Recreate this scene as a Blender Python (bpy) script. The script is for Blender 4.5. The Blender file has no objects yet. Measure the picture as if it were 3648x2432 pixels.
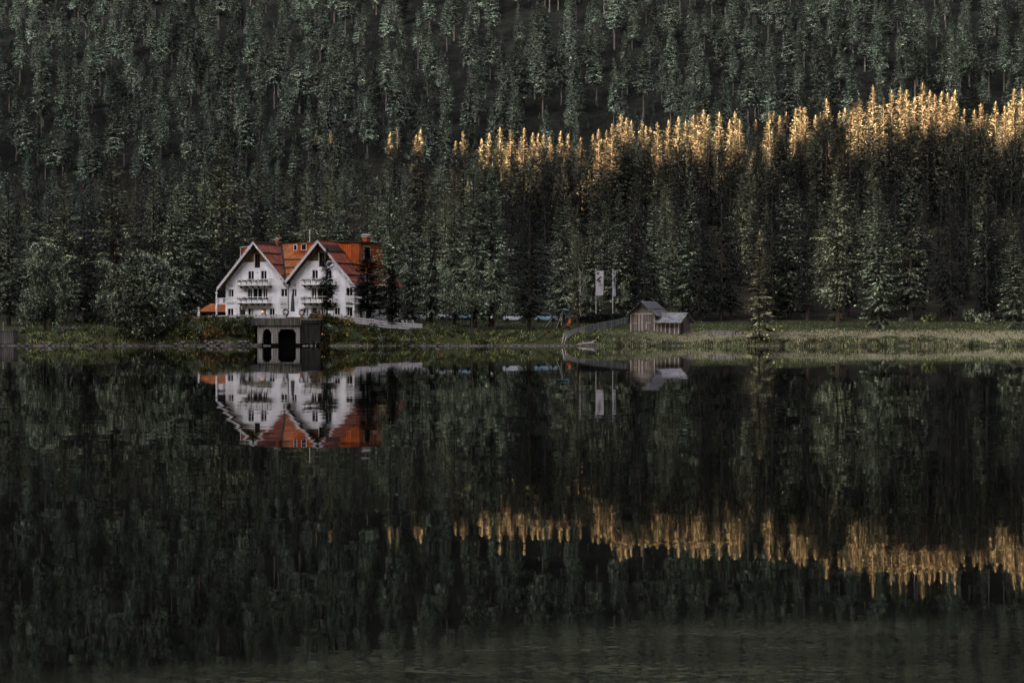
import bpy, math, random
import numpy as np
from mathutils import Vector, Matrix
random.seed(7); rng = np.random.default_rng(11)
S = bpy.context.scene
C = S.collection
R = math.radians
F = 6807.6; CX = 1824.0; HY = 1163.3; CAMZ = 3.0          # the photograph's focal length, centre and horizon in its own pixels

def X(px, D): return (px - CX) / F * D
def Z(py, D): return CAMZ + (HY - py) / F * D
def interp(v, xs, ys): return float(np.interp(v, xs, ys))
def sstep(a, b, v):
    t = min(1, max(0, (v - a) / (b - a))); return t * t * (3 - 2 * t)

# ------------------------------------------------------------------ materials
MATS = {}
def mat(name, col, rough=.8, spec=.2, var=.25, scale=3.0, detail=3, stretch=(1, 1, 1), col2=None, bump=0.0, island=False, objvar=0.0, metal=0, emit=None, trans=0.0):
    m = bpy.data.materials.new(name); m.use_nodes = True
    nt = m.node_tree; n = nt.nodes; l = nt.links
    b = n['Principled BSDF']; b.inputs['Roughness'].default_value = rough
    b.inputs['Specular IOR Level'].default_value = spec; b.inputs['Metallic'].default_value = metal
    tc = n.new('ShaderNodeTexCoord'); mp = n.new('ShaderNodeMapping'); mp.inputs['Scale'].default_value = stretch
    l.new(tc.outputs['Object'], mp.inputs['Vector'])
    nz = n.new('ShaderNodeTexNoise'); nz.inputs['Scale'].default_value = scale; nz.inputs['Detail'].default_value = detail
    l.new(mp.outputs['Vector'], nz.inputs['Vector'])
    rp = n.new('ShaderNodeValToRGB'); l.new(nz.outputs['Fac'], rp.inputs['Fac'])
    c2 = col2 or tuple(c * (1 - var) for c in col)
    c1 = col if col2 else tuple(min(1, c * (1 + var * .6)) for c in col)
    rp.color_ramp.elements[0].position = .33; rp.color_ramp.elements[1].position = .67
    rp.color_ramp.elements[0].color = (*c2, 1); rp.color_ramp.elements[1].color = (*c1, 1)
    out = rp.outputs['Color']
    if island:
        g = n.new('ShaderNodeNewGeometry'); oi = n.new('ShaderNodeObjectInfo')
        hs = n.new('ShaderNodeHueSaturation'); l.new(out, hs.inputs['Color'])
        a = n.new('ShaderNodeMapRange'); a.inputs['To Min'].default_value = .16; a.inputs['To Max'].default_value = 2.7
        pw = n.new('ShaderNodeMath'); pw.operation = 'POWER'; pw.inputs[1].default_value = 2.4
        l.new(g.outputs['Random Per Island'], pw.inputs[0]); l.new(pw.outputs[0], a.inputs['Value'])
        cz = n.new('ShaderNodeTexNoise'); cz.inputs['Scale'].default_value = .55; cz.inputs['Detail'].default_value = 2; l.new(tc.outputs['Object'], cz.inputs['Vector'])
        cr_ = n.new('ShaderNodeMapRange'); cr_.inputs['From Min'].default_value = .36; cr_.inputs['From Max'].default_value = .64; cr_.inputs['To Min'].default_value = .3; cr_.inputs['To Max'].default_value = 1.75
        l.new(cz.outputs['Fac'], cr_.inputs['Value'])
        m0 = n.new('ShaderNodeMath'); m0.operation = 'MULTIPLY'
        b2 = n.new('ShaderNodeMapRange'); b2.inputs['To Min'].default_value = 1 - objvar; b2.inputs['To Max'].default_value = 1 + objvar
        l.new(oi.outputs['Random'], b2.inputs['Value'])
        mu = n.new('ShaderNodeMath'); mu.operation = 'MULTIPLY'; l.new(a.outputs[0], m0.inputs[0]); l.new(cr_.outputs[0], m0.inputs[1]); l.new(m0.outputs[0], mu.inputs[0]); l.new(b2.outputs[0], mu.inputs[1])
        l.new(mu.outputs[0], hs.inputs['Value'])
        h = n.new('ShaderNodeMapRange'); h.inputs['To Min'].default_value = .485; h.inputs['To Max'].default_value = .515
        l.new(oi.outputs['Random'], h.inputs['Value']); l.new(h.outputs[0], hs.inputs['Hue'])
        out = hs.outputs['Color']
    l.new(out, b.inputs['Base Color'])
    if bump:
        bp = n.new('ShaderNodeBump'); bp.inputs['Strength'].default_value = bump; bp.inputs['Distance'].default_value = .05
        l.new(nz.outputs['Fac'], bp.inputs['Height']); l.new(bp.outputs['Normal'], b.inputs['Normal'])
    if emit:
        b.inputs['Emission Color'].default_value = (*emit[0], 1); b.inputs['Emission Strength'].default_value = emit[1]
    if trans:
        b.inputs['Transmission Weight'].default_value = 0
        tr = n.new('ShaderNodeBsdfTranslucent'); ms = n.new('ShaderNodeMixShader'); ms.inputs['Fac'].default_value = trans
        l.new(out, tr.inputs['Color']); l.new(b.outputs[0], ms.inputs[1]); l.new(tr.outputs[0], ms.inputs[2])
        l.new(ms.outputs[0], n['Material Output'].inputs['Surface'])
    MATS[name] = m; return m

def tile_mat(name, c1, c2, cm, axis_scale, bw=.3, rh=.35):
    """rows of roof tiles / shingles, laid along the object's own axes"""
    m = mat(name, c1, rough=.75, scale=1.2)
    nt = m.node_tree; n = nt.nodes; l = nt.links; b = n['Principled BSDF']
    tc = n.new('ShaderNodeTexCoord'); mp = n.new('ShaderNodeMapping'); mp.inputs['Rotation'].default_value = axis_scale
    l.new(tc.outputs['Object'], mp.inputs['Vector'])
    br = n.new('ShaderNodeTexBrick'); l.new(mp.outputs['Vector'], br.inputs['Vector'])
    br.inputs['Color1'].default_value = (*c1, 1); br.inputs['Color2'].default_value = (*c2, 1); br.inputs['Mortar'].default_value = (*cm, 1)
    br.inputs['Scale'].default_value = 1; br.inputs['Mortar Size'].default_value = .035; br.inputs['Brick Width'].default_value = bw; br.inputs['Row Height'].default_value = rh
    nz = n.new('ShaderNodeTexNoise'); nz.inputs['Scale'].default_value = .9; nz.inputs['Detail'].default_value = 5; l.new(tc.outputs['Object'], nz.inputs['Vector'])
    mr = n.new('ShaderNodeMapRange'); mr.inputs['From Min'].default_value = .3; mr.inputs['From Max'].default_value = .7; mr.inputs['To Min'].default_value = .6; mr.inputs['To Max'].default_value = 1.3
    l.new(nz.outputs['Fac'], mr.inputs['Value'])
    mx = n.new('ShaderNodeMix'); mx.data_type = 'RGBA'; mx.blend_type = 'MULTIPLY'; mx.inputs['Factor'].default_value = 1
    l.new(br.outputs['Color'], mx.inputs['A']); l.new(mr.outputs[0], mx.inputs['B']); l.new(mx.outputs['Result'], b.inputs['Base Color'])
    bp = n.new('ShaderNodeBump'); bp.inputs['Strength'].default_value = .8; bp.inputs['Distance'].default_value = .04
    l.new(br.outputs['Fac'], bp.inputs['Height']); bp.invert = True; l.new(bp.outputs['Normal'], b.inputs['Normal'])
    return m

def board_mat(name, c1, c2, per=.22, axis='X'):
    """boards side by side: a dark joint every `per` metres"""
    m = mat(name, c1, rough=.8, scale=2, stretch=(6, 6, .5), col2=c2, detail=5)
    nt = m.node_tree; n = nt.nodes; l = nt.links; b = n['Principled BSDF']
    src = b.inputs['Base Color'].links[0].from_socket
    tc = n.new('ShaderNodeTexCoord'); sp = n.new('ShaderNodeSeparateXYZ'); l.new(tc.outputs['Object'], sp.inputs[0])
    if axis == 'XY':
        ad = n.new('ShaderNodeMath'); ad.operation = 'ADD'; l.new(sp.outputs['X'], ad.inputs[0]); l.new(sp.outputs['Y'], ad.inputs[1]); v = ad.outputs[0]
    else: v = sp.outputs[axis]
    d = n.new('ShaderNodeMath'); d.operation = 'DIVIDE'; d.inputs[1].default_value = per; l.new(v, d.inputs[0])
    fr = n.new('ShaderNodeMath'); fr.operation = 'FRACT'; l.new(d.outputs[0], fr.inputs[0])
    fl = n.new('ShaderNodeMath'); fl.operation = 'FLOOR'; l.new(d.outputs[0], fl.inputs[0])
    wn = n.new('ShaderNodeTexWhiteNoise'); wn.noise_dimensions = '1D'; l.new(fl.outputs[0], wn.inputs['W'])
    lt = n.new('ShaderNodeMath'); lt.operation = 'GREATER_THAN'; lt.inputs[1].default_value = .14; l.new(fr.outputs[0], lt.inputs[0])
    mr = n.new('ShaderNodeMapRange'); mr.inputs['To Min'].default_value = .6; mr.inputs['To Max'].default_value = 1.25; l.new(wn.outputs['Value'], mr.inputs['Value'])
    mm = n.new('ShaderNodeMath'); mm.operation = 'MULTIPLY'; l.new(lt.outputs[0], mm.inputs[0]); l.new(mr.outputs[0], mm.inputs[1])
    ad2 = n.new('ShaderNodeMath'); ad2.operation = 'ADD'; ad2.inputs[1].default_value = .06; l.new(mm.outputs[0], ad2.inputs[0])
    mx = n.new('ShaderNodeMix'); mx.data_type = 'RGBA'; mx.blend_type = 'MULTIPLY'; mx.inputs['Factor'].default_value = 1
    l.new(src, mx.inputs['A']); l.new(ad2.outputs[0], mx.inputs['B']); l.new(mx.outputs['Result'], b.inputs['Base Color'])
    return m

mat('needles', (.014, .0185, .012), rough=.7, var=.3, scale=.5, island=True, objvar=.4)  # near-black: forest shade put into the filler spruces' colour
mat('needles_lit', (.140, .165, .103), rough=.7, var=.3, scale=.5, island=True, objvar=.3)  # brighter copy: light on the front spruces put into the colour
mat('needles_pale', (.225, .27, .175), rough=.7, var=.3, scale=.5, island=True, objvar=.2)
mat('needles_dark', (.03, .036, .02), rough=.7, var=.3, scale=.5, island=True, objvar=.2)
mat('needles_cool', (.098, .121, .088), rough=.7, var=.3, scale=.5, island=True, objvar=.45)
mat('needles_sunny', (.25, .23, .12), rough=.7, var=.3, scale=.5, island=True, objvar=.1)  # sunlight on the lone spruce put into its needle colour
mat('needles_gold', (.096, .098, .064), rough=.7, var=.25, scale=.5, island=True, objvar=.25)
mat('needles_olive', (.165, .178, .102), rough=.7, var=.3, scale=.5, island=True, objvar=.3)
mat('leaves', (.22, .255, .165), rough=.6, var=.3, scale=.6, island=True, objvar=.2, trans=.15)
mat('shrub_leaves', (.13, .14, .05), rough=.7, var=.4, scale=1.2, island=True, objvar=.4, trans=.1)
mat('shrub_rust', (.22, .14, .05), rough=.8, var=.4, scale=1.2, island=True, objvar=.3)
mat('reed', (.19, .185, .10), rough=.8, var=.3, scale=.3, col2=(.10, .125, .055), island=True)
mat('grass_blade', (.09, .105, .04), rough=.8, var=.3, scale=.15, island=True)
mat('bark', (.07, .053, .04), rough=.9, var=.5, scale=4, stretch=(2, 2, .4), bump=.4)
mat('bark_pale', (.07, .06, .05), rough=.9, var=.5, scale=4, stretch=(2, 2, .4), bump=.4)
mat('plaster', (.84, .825, .84), rough=.9, var=.13, scale=.8, detail=7, stretch=(1, 1, .45))
mat('white_paint', (.80, .78, .77), rough=.6, var=.08, scale=3)
mat('grey_white', (.52, .50, .505), rough=.7, var=.12, scale=3)
mat('glass', (.010, .011, .012), rough=.1, spec=.25, var=.3, scale=.8)
mat('curtain', (.32, .33, .33), rough=.9, var=.3, scale=3, stretch=(8, 8, .3))
board_mat('wood_brown', (.12, .07, .035), (.06, .036, .02))
board_mat('wood_gable', (.27, .15, .06), (.15, .085, .035), per=.2)
board_mat('orange_boards', (.52, .12, .022), (.36, .07, .014), per=.36, axis='XY')
board_mat('wood_grey', (.23, .19, .155), (.10, .08, .066), per=.3)
board_mat('fence_grey', (.40, .385, .36), (.17, .165, .15), per=.2)
board_mat('boards_worn', (.17, .16, .145), (.06, .056, .05), per=.3)
mat('wood_dark', (.045, .036, .028), rough=.9, var=.4, scale=4)
tile_mat('tile_mauve', (.36, .105, .055), (.22, .066, .04), (.05, .022, .016), (0, R(46), R(90)))  # mauve tone puts the slopes' duller light into the tile colour
tile_mat('tile_orange', (.50, .165, .045), (.30, .10, .03), (.09, .03, .012), (R(-42), 0, 0))
tile_mat('shingle', (.22, .22, .23), (.13, .13, .14), (.02, .02, .02), (0, R(41), R(90)), bw=.5, rh=.42)
tile_mat('shingle_front', (.33, .32, .32), (.2, .2, .2), (.02, .02, .02), (R(-27), 0, 0), bw=.5, rh=.36)
mat('dark_metal', (.03, .03, .032), rough=.5, metal=.3, var=.2)
mat('steel', (.55, .55, .56), rough=.4, metal=.6, var=.1)
mat('concrete', (.42, .40, .36), rough=.95, col2=(.10, .093, .083), scale=2.2, stretch=(2.5, 2.5, .18), detail=6)
mat('concrete_dark', (.045, .043, .038), rough=.95, col2=(.016, .015, .013), scale=2, stretch=(2.5, 2.5, .2), detail=6)
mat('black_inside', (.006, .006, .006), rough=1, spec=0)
mat('stone', (.26, .235, .21), rough=.95, col2=(.06, .055, .048), scale=1.6, detail=5, bump=.5)
mat('parasol_cloth', (.10, .115, .11), rough=.9, col2=(.035, .04, .04), scale=3, stretch=(5, 5, .2))
mat('flag_cloth', (.66, .64, .65), rough=.8, var=.1, scale=1.5, trans=.2)
mat('ink', (.02, .024, .024), rough=.8, var=.3)
mat('red_paint', (.45, .06, .03), rough=.5, var=.2)
mat('orange_paint', (.75, .27, .05), rough=.5, var=.2)
mat('terracotta', (.42, .13, .075), rough=.8, var=.3, scale=3)
mat('blue_cloth', (.30, .50, .62), rough=.7, var=.2)
mat('car_white', (.62, .66, .70), rough=.25, spec=.5, var=.05)
mat('car_blue', (.25, .42, .55), rough=.25, spec=.5, var=.05)
mat('car_dark', (.05, .055, .06), rough=.3, spec=.5, var=.05)
mat('rubber', (.012, .012, .012), rough=.8, var=.2)
mat('lamp_glow', (.8, .5, .3), emit=((1, .6, .35), .05))
mat('globe_white', (.75, .76, .78), rough=.3, var=.05)
mat('driftwood', (.45, .42, .38), rough=.9, var=.3, scale=5)

def ground_mat():
    m = bpy.data.materials.new('ground'); m.use_nodes = True; nt = m.node_tree; n = nt.nodes; l = nt.links
    b = n['Principled BSDF']; b.inputs['Roughness'].default_value = .95; b.inputs['Specular IOR Level'].default_value = .1
    tc = n.new('ShaderNodeTexCoord'); sp = n.new('ShaderNodeSeparateXYZ'); l.new(tc.outputs['Object'], sp.inputs[0])
    def noise(s, det=5, st=(1, 1, 1)):
        mp = n.new('ShaderNodeMapping'); mp.inputs['Scale'].default_value = st; l.new(tc.outputs['Object'], mp.inputs['Vector'])
        z = n.new('ShaderNodeTexNoise'); z.inputs['Scale'].default_value = s; z.inputs['Detail'].default_value = det; l.new(mp.outputs['Vector'], z.inputs['Vector']); return z.outputs['Fac']
    def rng_(v, a, b_, c=0, d=1):
        r = n.new('ShaderNodeMapRange'); r.interpolation_type = 'SMOOTHSTEP'
        r.inputs['From Min'].default_value = a; r.inputs['From Max'].default_value = b_; r.inputs['To Min'].default_value = c; r.inputs['To Max'].default_value = d
        l.new(v, r.inputs['Value']); return r.outputs[0]
    def mth(op, a, b_):
        q = n.new('ShaderNodeMath'); q.operation = op
        for i, v in enumerate((a, b_)):
            if isinstance(v, (int, float)): q.inputs[i].default_value = v
            else: l.new(v, q.inputs[i])
        return q.outputs[0]
    def mix(f, a, b_):
        q = n.new('ShaderNodeMix'); q.data_type = 'RGBA'
        l.new(f, q.inputs['Factor'])
        for k, v in (('A', a), ('B', b_)):
            if isinstance(v, tuple): q.inputs[k].default_value = (*v, 1)
            else: l.new(v, q.inputs[k])
        return q.outputs['Result']
    n1 = noise(.35); n2 = noise(3.0, 6); n3 = noise(.08, 4)
    grass = mix(rng_(n2, .35, .65), (.016, .024, .008), (.04, .052, .018))
    grass = mix(rng_(n1, .4, .65), grass, (.055, .052, .02))
    straw = mix(rng_(n2, .3, .7), (.12, .115, .055), (.28, .25, .16))
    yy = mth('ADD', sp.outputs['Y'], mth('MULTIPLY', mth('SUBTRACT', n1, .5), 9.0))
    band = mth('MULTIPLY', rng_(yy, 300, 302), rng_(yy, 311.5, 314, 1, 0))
    band = mth('MULTIPLY', band, rng_(sp.outputs['X'], 12, 34))
    col = mix(band, grass, straw)
    # forest floor beyond the lawn, and the wooded slope above it
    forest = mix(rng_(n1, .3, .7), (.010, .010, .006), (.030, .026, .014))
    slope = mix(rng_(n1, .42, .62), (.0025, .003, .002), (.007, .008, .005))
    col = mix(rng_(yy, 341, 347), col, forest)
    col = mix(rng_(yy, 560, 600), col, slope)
    # stony strip at the waterline and lake bed
    shore = mix(rng_(n2, .4, .6), (.03, .028, .022), (.16, .14, .12))
    col = mix(rng_(sp.outputs['Z'], .12, .3, 1, 0), col, shore)
    col = mix(rng_(sp.outputs['Z'], -.1, .0, 1, 0), col, (.012, .013, .009))
    l.new(col, b.inputs['Base Color'])
    bp = n.new('ShaderNodeBump'); bp.inputs['Strength'].default_value = .6; bp.inputs['Distance'].default_value = .15
    l.new(n2, bp.inputs['Height']); l.new(bp.outputs['Normal'], b.inputs['Normal'])
    MATS['ground'] = m
ground_mat()

def water_mat():
    m = bpy.data.materials.new('water'); m.use_nodes = True; nt = m.node_tree; n = nt.nodes; l = nt.links
    b = n['Principled BSDF']; b.inputs['Base Color'].default_value = (.006, .0063, .0042, 1)
    b.inputs['IOR'].default_value = 1.1; b.inputs['Specular IOR Level'].default_value = .5
    tc = n.new('ShaderNodeTexCoord'); sp = n.new('ShaderNodeSeparateXYZ'); l.new(tc.outputs['Object'], sp.inputs[0])
    def mth(op, a, b_=0):
        q = n.new('ShaderNodeMath'); q.operation = op
        for i, v in enumerate((a, b_)):
            if isinstance(v, (int, float)): q.inputs[i].default_value = v
            else: l.new(v, q.inputs[i])
        return q.outputs[0]
    def wave(st, off, det):
        mp = n.new('ShaderNodeMapping'); mp.inputs['Scale'].default_value = st; mp.inputs['Location'].default_value = off
        l.new(tc.outputs['Object'], mp.inputs['Vector'])
        z = n.new('ShaderNodeTexNoise'); z.inputs['Scale'].default_value = 1; z.inputs['Detail'].default_value = det; z.inputs['Roughness'].default_value = .5
        l.new(mp.outputs['Vector'], z.inputs['Vector'])
        s = n.new('ShaderNodeSeparateColor'); l.new(z.outputs['Color'], s.inputs[0])
        return mth('SUBTRACT', s.outputs[0], .5), mth('SUBTRACT', s.outputs[1], .5)
    def rng_(v, a, b_, c=0, d=1):
        r = n.new('ShaderNodeMapRange'); r.interpolation_type = 'SMOOTHSTEP'
        r.inputs['From Min'].default_value = a; r.inputs['From Max'].default_value = b_; r.inputs['To Min'].default_value = c; r.inputs['To Max'].default_value = d
        l.new(v, r.inputs['Value']); return r.outputs[0]
    ax, ay = wave((.12, .045, 1), (0, 0, 0), 2)        # long lazy swell
    bx, by = wave((.5, .9, 1), (9, 4, 0), 3)           # metre-long wavelets
    cx, cy = wave((5, 11, 1), (3, 8, 0), 3)            # wind ripple of the near patch
    # the wind-ruffled patch close to the viewer's shore: its far edge runs obliquely
    edge = mth('ADD', mth('ADD', sp.outputs['Y'], mth('MULTIPLY', sp.outputs['X'], -.69)), mth('MULTIPLY', bx, 1.2))
    pm = wave((.35, 1.3, 1), (1, 2, 0), 3)[0]
    edge = mth('ADD', edge, mth('MULTIPLY', pm, 3.0))
    patch = mth('MULTIPLY', rng_(edge, 17.8, 19.6, 1, 0), rng_(sp.outputs['Y'], 18.6, 20.4, 1, 0))
    patch = mth('MULTIPLY', patch, rng_(sp.outputs['X'], 1.5, 5.0, 1, .5))
    near = rng_(sp.outputs['Y'], 45, 170, 3.6, 1)
    bx = mth('MULTIPLY', bx, near); by = mth('MULTIPLY', by, near)
    sx = mth('ADD', mth('MULTIPLY', ax, .0016), mth('MULTIPLY', bx, .0010))
    sy = mth('ADD', mth('MULTIPLY', ay, .0040), mth('MULTIPLY', by, .0024))
    sx = mth('ADD', sx, mth('MULTIPLY', mth('MULTIPLY', cx, patch), .02))
    sy = mth('ADD', sy, mth('MULTIPLY', mth('MULTIPLY', cy, patch), .05))
    cb = n.new('ShaderNodeCombineXYZ'); l.new(sx, cb.inputs[0]); l.new(sy, cb.inputs[1]); cb.inputs[2].default_value = 1
    nm = n.new('ShaderNodeVectorMath'); nm.operation = 'NORMALIZE'; l.new(cb.outputs[0], nm.inputs[0])
    l.new(nm.outputs[0], b.inputs['Normal'])
    b.inputs['Roughness'].default_value = .015
    # paler colour on that patch stands in for light its ripples reflect
    fz_ = wave((9, 14, 1), (5, 1, 0), 4)[1]
    mxw = n.new('ShaderNodeMix'); mxw.data_type = 'RGBA'; mxw.inputs['A'].default_value = (.006, .0063, .0042, 1); mxw.inputs['B'].default_value = (.135, .140, .088, 1)
    l.new(mth('MULTIPLY', patch, mth('MULTIPLY', rng_(fz_, -.18, .2, .35, 1), rng_(pm, -.16, .14, .45, 1))), mxw.inputs['Factor']); l.new(mxw.outputs['Result'], b.inputs['Base Color'])
    MATS['water'] = m
water_mat()

# ------------------------------------------------------------------ mesh building
class MB:
    def __init__(s): s.v = []; s.f = []; s.m = []
    def poly(s, pts, mi=0):
        b = len(s.v); s.v += [tuple(p) for p in pts]; s.f.append(tuple(range(b, b + len(pts)))); s.m.append(mi)
    def hexa(s, p, mi=0):
        b = len(s.v); s.v += [tuple(q) for q in p]
        for f in ((0, 3, 2, 1), (4, 5, 6, 7), (0, 1, 5, 4), (1, 2, 6, 5), (2, 3, 7, 6), (3, 0, 4, 7)):
            s.f.append(tuple(b + i for i in f)); s.m.append(mi)
    def box(s, x0, x1, y0, y1, z0, z1, mi=0):
        s.hexa([(x0, y0, z0), (x1, y0, z0), (x1, y1, z0), (x0, y1, z0), (x0, y0, z1), (x1, y0, z1), (x1, y1, z1), (x0, y1, z1)], mi)
    def bar(s, p0, p1, w, h, mi=0, up=(0, 0, 1)):
        p0 = Vector(p0); p1 = Vector(p1); d = (p1 - p0).normalized(); u = Vector(up)
        a = d.cross(u)
        if a.length < 1e-4: a = d.cross(Vector((0, 1, 0)))
        a.normalize(); u = a.cross(d).normalized(); a = a * (w / 2); u = u * (h / 2)
        s.hexa([p0 - a - u, p0 + a - u, p1 + a - u, p1 - a - u, p0 - a + u, p0 + a + u, p1 + a + u, p1 - a + u], mi)
    def tube(s, p0, p1, r0, r1=None, n=8, mi=0):
        r1 = r0 if r1 is None else r1
        p0 = Vector(p0); p1 = Vector(p1); d = (p1 - p0).normalized()
        a = d.cross(Vector((.31, .95, .1))).normalized(); c = d.cross(a); b = len(s.v)
        for p, r in ((p0, r0), (p1, r1)):
            for i in range(n):
                t = 2 * math.pi * i / n; s.v.append(tuple(p + a * (r * math.cos(t)) + c * (r * math.sin(t))))
        for i in range(n):
            j = (i + 1) % n; s.f.append((b + i, b + j, b + n + j, b + n + i)); s.m.append(mi)
        s.f.append(tuple(b + i for i in range(n))[::-1]); s.f.append(tuple(b + n + i for i in range(n))); s.m += [mi, mi]
    def lathe(s, prof, c=(0, 0, 0), n=12, mi=0, sq=None):
        b = len(s.v)
        for r, z in prof:
            for i in range(n):
                t = 2 * math.pi * i / n; k = 1 if sq is None else sq(i)
                s.v.append((c[0] + r * k * math.cos(t), c[1] + r * k * math.sin(t), c[2] + z))
        for q in range(len(prof) - 1):
            for i in range(n):
                j = (i + 1) % n; s.f.append((b + q * n + i, b + q * n + j, b + (q + 1) * n + j, b + (q + 1) * n + i)); s.m.append(mi)
        s.f.append(tuple(b + i for i in range(n))[::-1]); s.m.append(mi)
        s.f.append(tuple(b + (len(prof) - 1) * n + i for i in range(n))); s.m.append(mi)
    def prism(s, pts, off, mi=0):
        """closed polygon pts extruded by vector off"""
        b = len(s.v); k = len(pts); off = Vector(off)
        s.v += [tuple(p) for p in pts] + [tuple(Vector(p) + off) for p in pts]
        s.f.append(tuple(range(b, b + k))); s.f.append(tuple(range(b + k, b + 2 * k))[::-1]); s.m += [mi, mi]
        for i in range(k):
            j = (i + 1) % k; s.f.append((b + i, b + k + i, b + k + j, b + j)); s.m.append(mi)
    def slab(s, a, b_, c, d, t, mi=0):
        """quad a b c d thickened downwards along its normal by t"""
        a, b_, c, d = map(Vector, (a, b_, c, d)); nrm = (b_ - a).cross(c - a).normalized() * -t
        if nrm.z > 0: nrm = -nrm
        s.hexa([a + nrm, b_ + nrm, c + nrm, d + nrm, a, b_, c, d], mi)
    def mesh(s, name, mats, smooth=False):
        me = bpy.data.meshes.new(name); me.from_pydata(s.v, [], s.f)
        for m in mats: me.materials.append(MATS[m])
        me.polygons.foreach_set('material_index', s.m)
        if smooth: me.polygons.foreach_set('use_smooth', [True] * len(s.f))
        me.update(); return me
    def build(s, name, mats, parent=None, loc=(0, 0, 0), smooth=False, rz=0):
        if isinstance(mats, str): mats = [mats]
        o = bpy.data.objects.new(name, s.mesh(name, mats, smooth)); C.objects.link(o); o.parent = parent; o.location = loc; o.rotation_euler = (0, 0, rz)
        return o

def tag(o, label=None, cat=None, group=None, kind=None):
    if label: o['label'] = label
    if cat: o['category'] = cat
    if group: o['group'] = group
    if kind: o['kind'] = kind
    return o
def thing(name, label, cat, loc=(0, 0, 0), rz=0, group=None, kind=None):
    o = bpy.data.objects.new(name, None); C.objects.link(o); o.location = loc; o.rotation_euler = (0, 0, rz); o.empty_display_size = .5
    return tag(o, label, cat, group, kind)
def obj(name, me, parent=None, loc=(0, 0, 0)):
    o = bpy.data.objects.new(name, me); C.objects.link(o); o.parent = parent; o.location = loc; return o
KIDS = {}
def copy_tree(o, parent=None):
    c = o.copy(); C.objects.link(c); c.parent = parent
    for ch in [q for q in o.children]: copy_tree(ch, c)
    return c

# ------------------------------------------------------------------ terrain
def meadow(y):
    return interp(y, [293, 297.2, 298.2, 299, 302, 305, 320, 340, 360, 400, 480, 560, 650, 760, 1000, 1300],
                     [-3, -.5, .12, .5, 1.6, 2.1, 2.6, 3.6, 5.2, 11, 25, 40, 86, 147, 300, 430])
def terr(y):
    return interp(y, [293, 297.2, 298.2, 299, 302.3, 306, 340, 345, 360, 400], [-3, -.5, .2, .7, 4.1, 4.5, 4.6, 4.9, 6, 11])
def terr_b(y):
    return interp(y, [293, 300.9, 301.5, 306, 340, 345, 360, 400], [-3, -1, 4.1, 4.5, 4.6, 4.9, 6, 11])
def wob(x, y, s=1.0):
    return (math.sin(x * .31 * s + 1.3) * math.cos(y * .23 * s) + .5 * math.sin(x * .77 * s + y * .61 * s) + .35 * math.sin(x * 1.9 * s - y * 1.3 * s))
def ground(x, y):
    if y < 150:
        z = interp(y, [-900, -400, -60, 1.5, 8], [60, 14, 3, 1.25, -3])
    else:
        ys = y + .55 * math.sin(x * .13 + .6) + .3 * math.sin(x * .41)
        if -41.5 < x < -27.5: ys = y
        z = meadow(ys)
        w = sstep(-56.5, -52.5, x) * (1 - .62 * sstep(-29, -16, x)) * (1 - sstep(-15, -2, x))
        if w > 0 and y < 420:
            t = terr_b(y) if -40.6 < x < -28.6 else terr(ys)
            z = z + (t - z) * w if t > z or (-40.6 < x < -28.6) else z
        if y > 380:
            z += .06 * x * sstep(380, 470, y) * (1 - sstep(1000, 1300, y))
            k = sstep(380, 480, y); z += k * (wob(x, y, .12) * 1.6 + wob(x, y, .03) * 2.5 * sstep(560, 700, y))
        elif y > 301: z += .07 * wob(x, y)
    ax = abs(x - 40)
    if x > 262 and y > -700: z += (x - 262) * 1.0 * sstep(262, 300, x) * (1 - .55 * sstep(520, 1000, x)) + (3 if z < 0 else 0)  # unseen steep side, added to hold back sky light from the right
    elif ax > 330: z += min((ax - 330) * .5, 80) * sstep(330, 420, ax) + (3 if z < 0 else 0) * sstep(330, 345, ax)
    return z
xs = sorted(set(np.round(np.concatenate([np.arange(-1500, -260, 60), np.arange(-260, -100, 8), np.arange(-100, 110, 1.0), np.arange(110, 300, 8), np.arange(300, 1501, 60)]), 2)))
ys = sorted(set(np.round(np.concatenate([np.arange(-1500, -60, 80), np.arange(-60, 12, 4), np.arange(12, 290, 30), np.arange(290, 310, .5), np.arange(310, 350, 1.5), np.arange(350, 480, 5), np.arange(480, 800, 8), np.arange(800, 1501, 35)]), 2)))
V = [(x, y, ground(x, y)) for y in ys for x in xs]; nx = len(xs)
Fc = [(j * nx + i, j * nx + i + 1, (j + 1) * nx + i + 1, (j + 1) * nx + i) for j in range(len(ys) - 1) for i in range(nx - 1)]
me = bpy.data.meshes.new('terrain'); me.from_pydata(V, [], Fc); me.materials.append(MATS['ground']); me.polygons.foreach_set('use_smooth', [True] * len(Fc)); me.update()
tag(obj('terrain', me), kind='structure')
w = MB(); w.poly([(-330, 0, 0), (420, 0, 0), (420, 303, 0), (-330, 303, 0)]); tag(w.build('water', 'water'), kind='structure')

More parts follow.
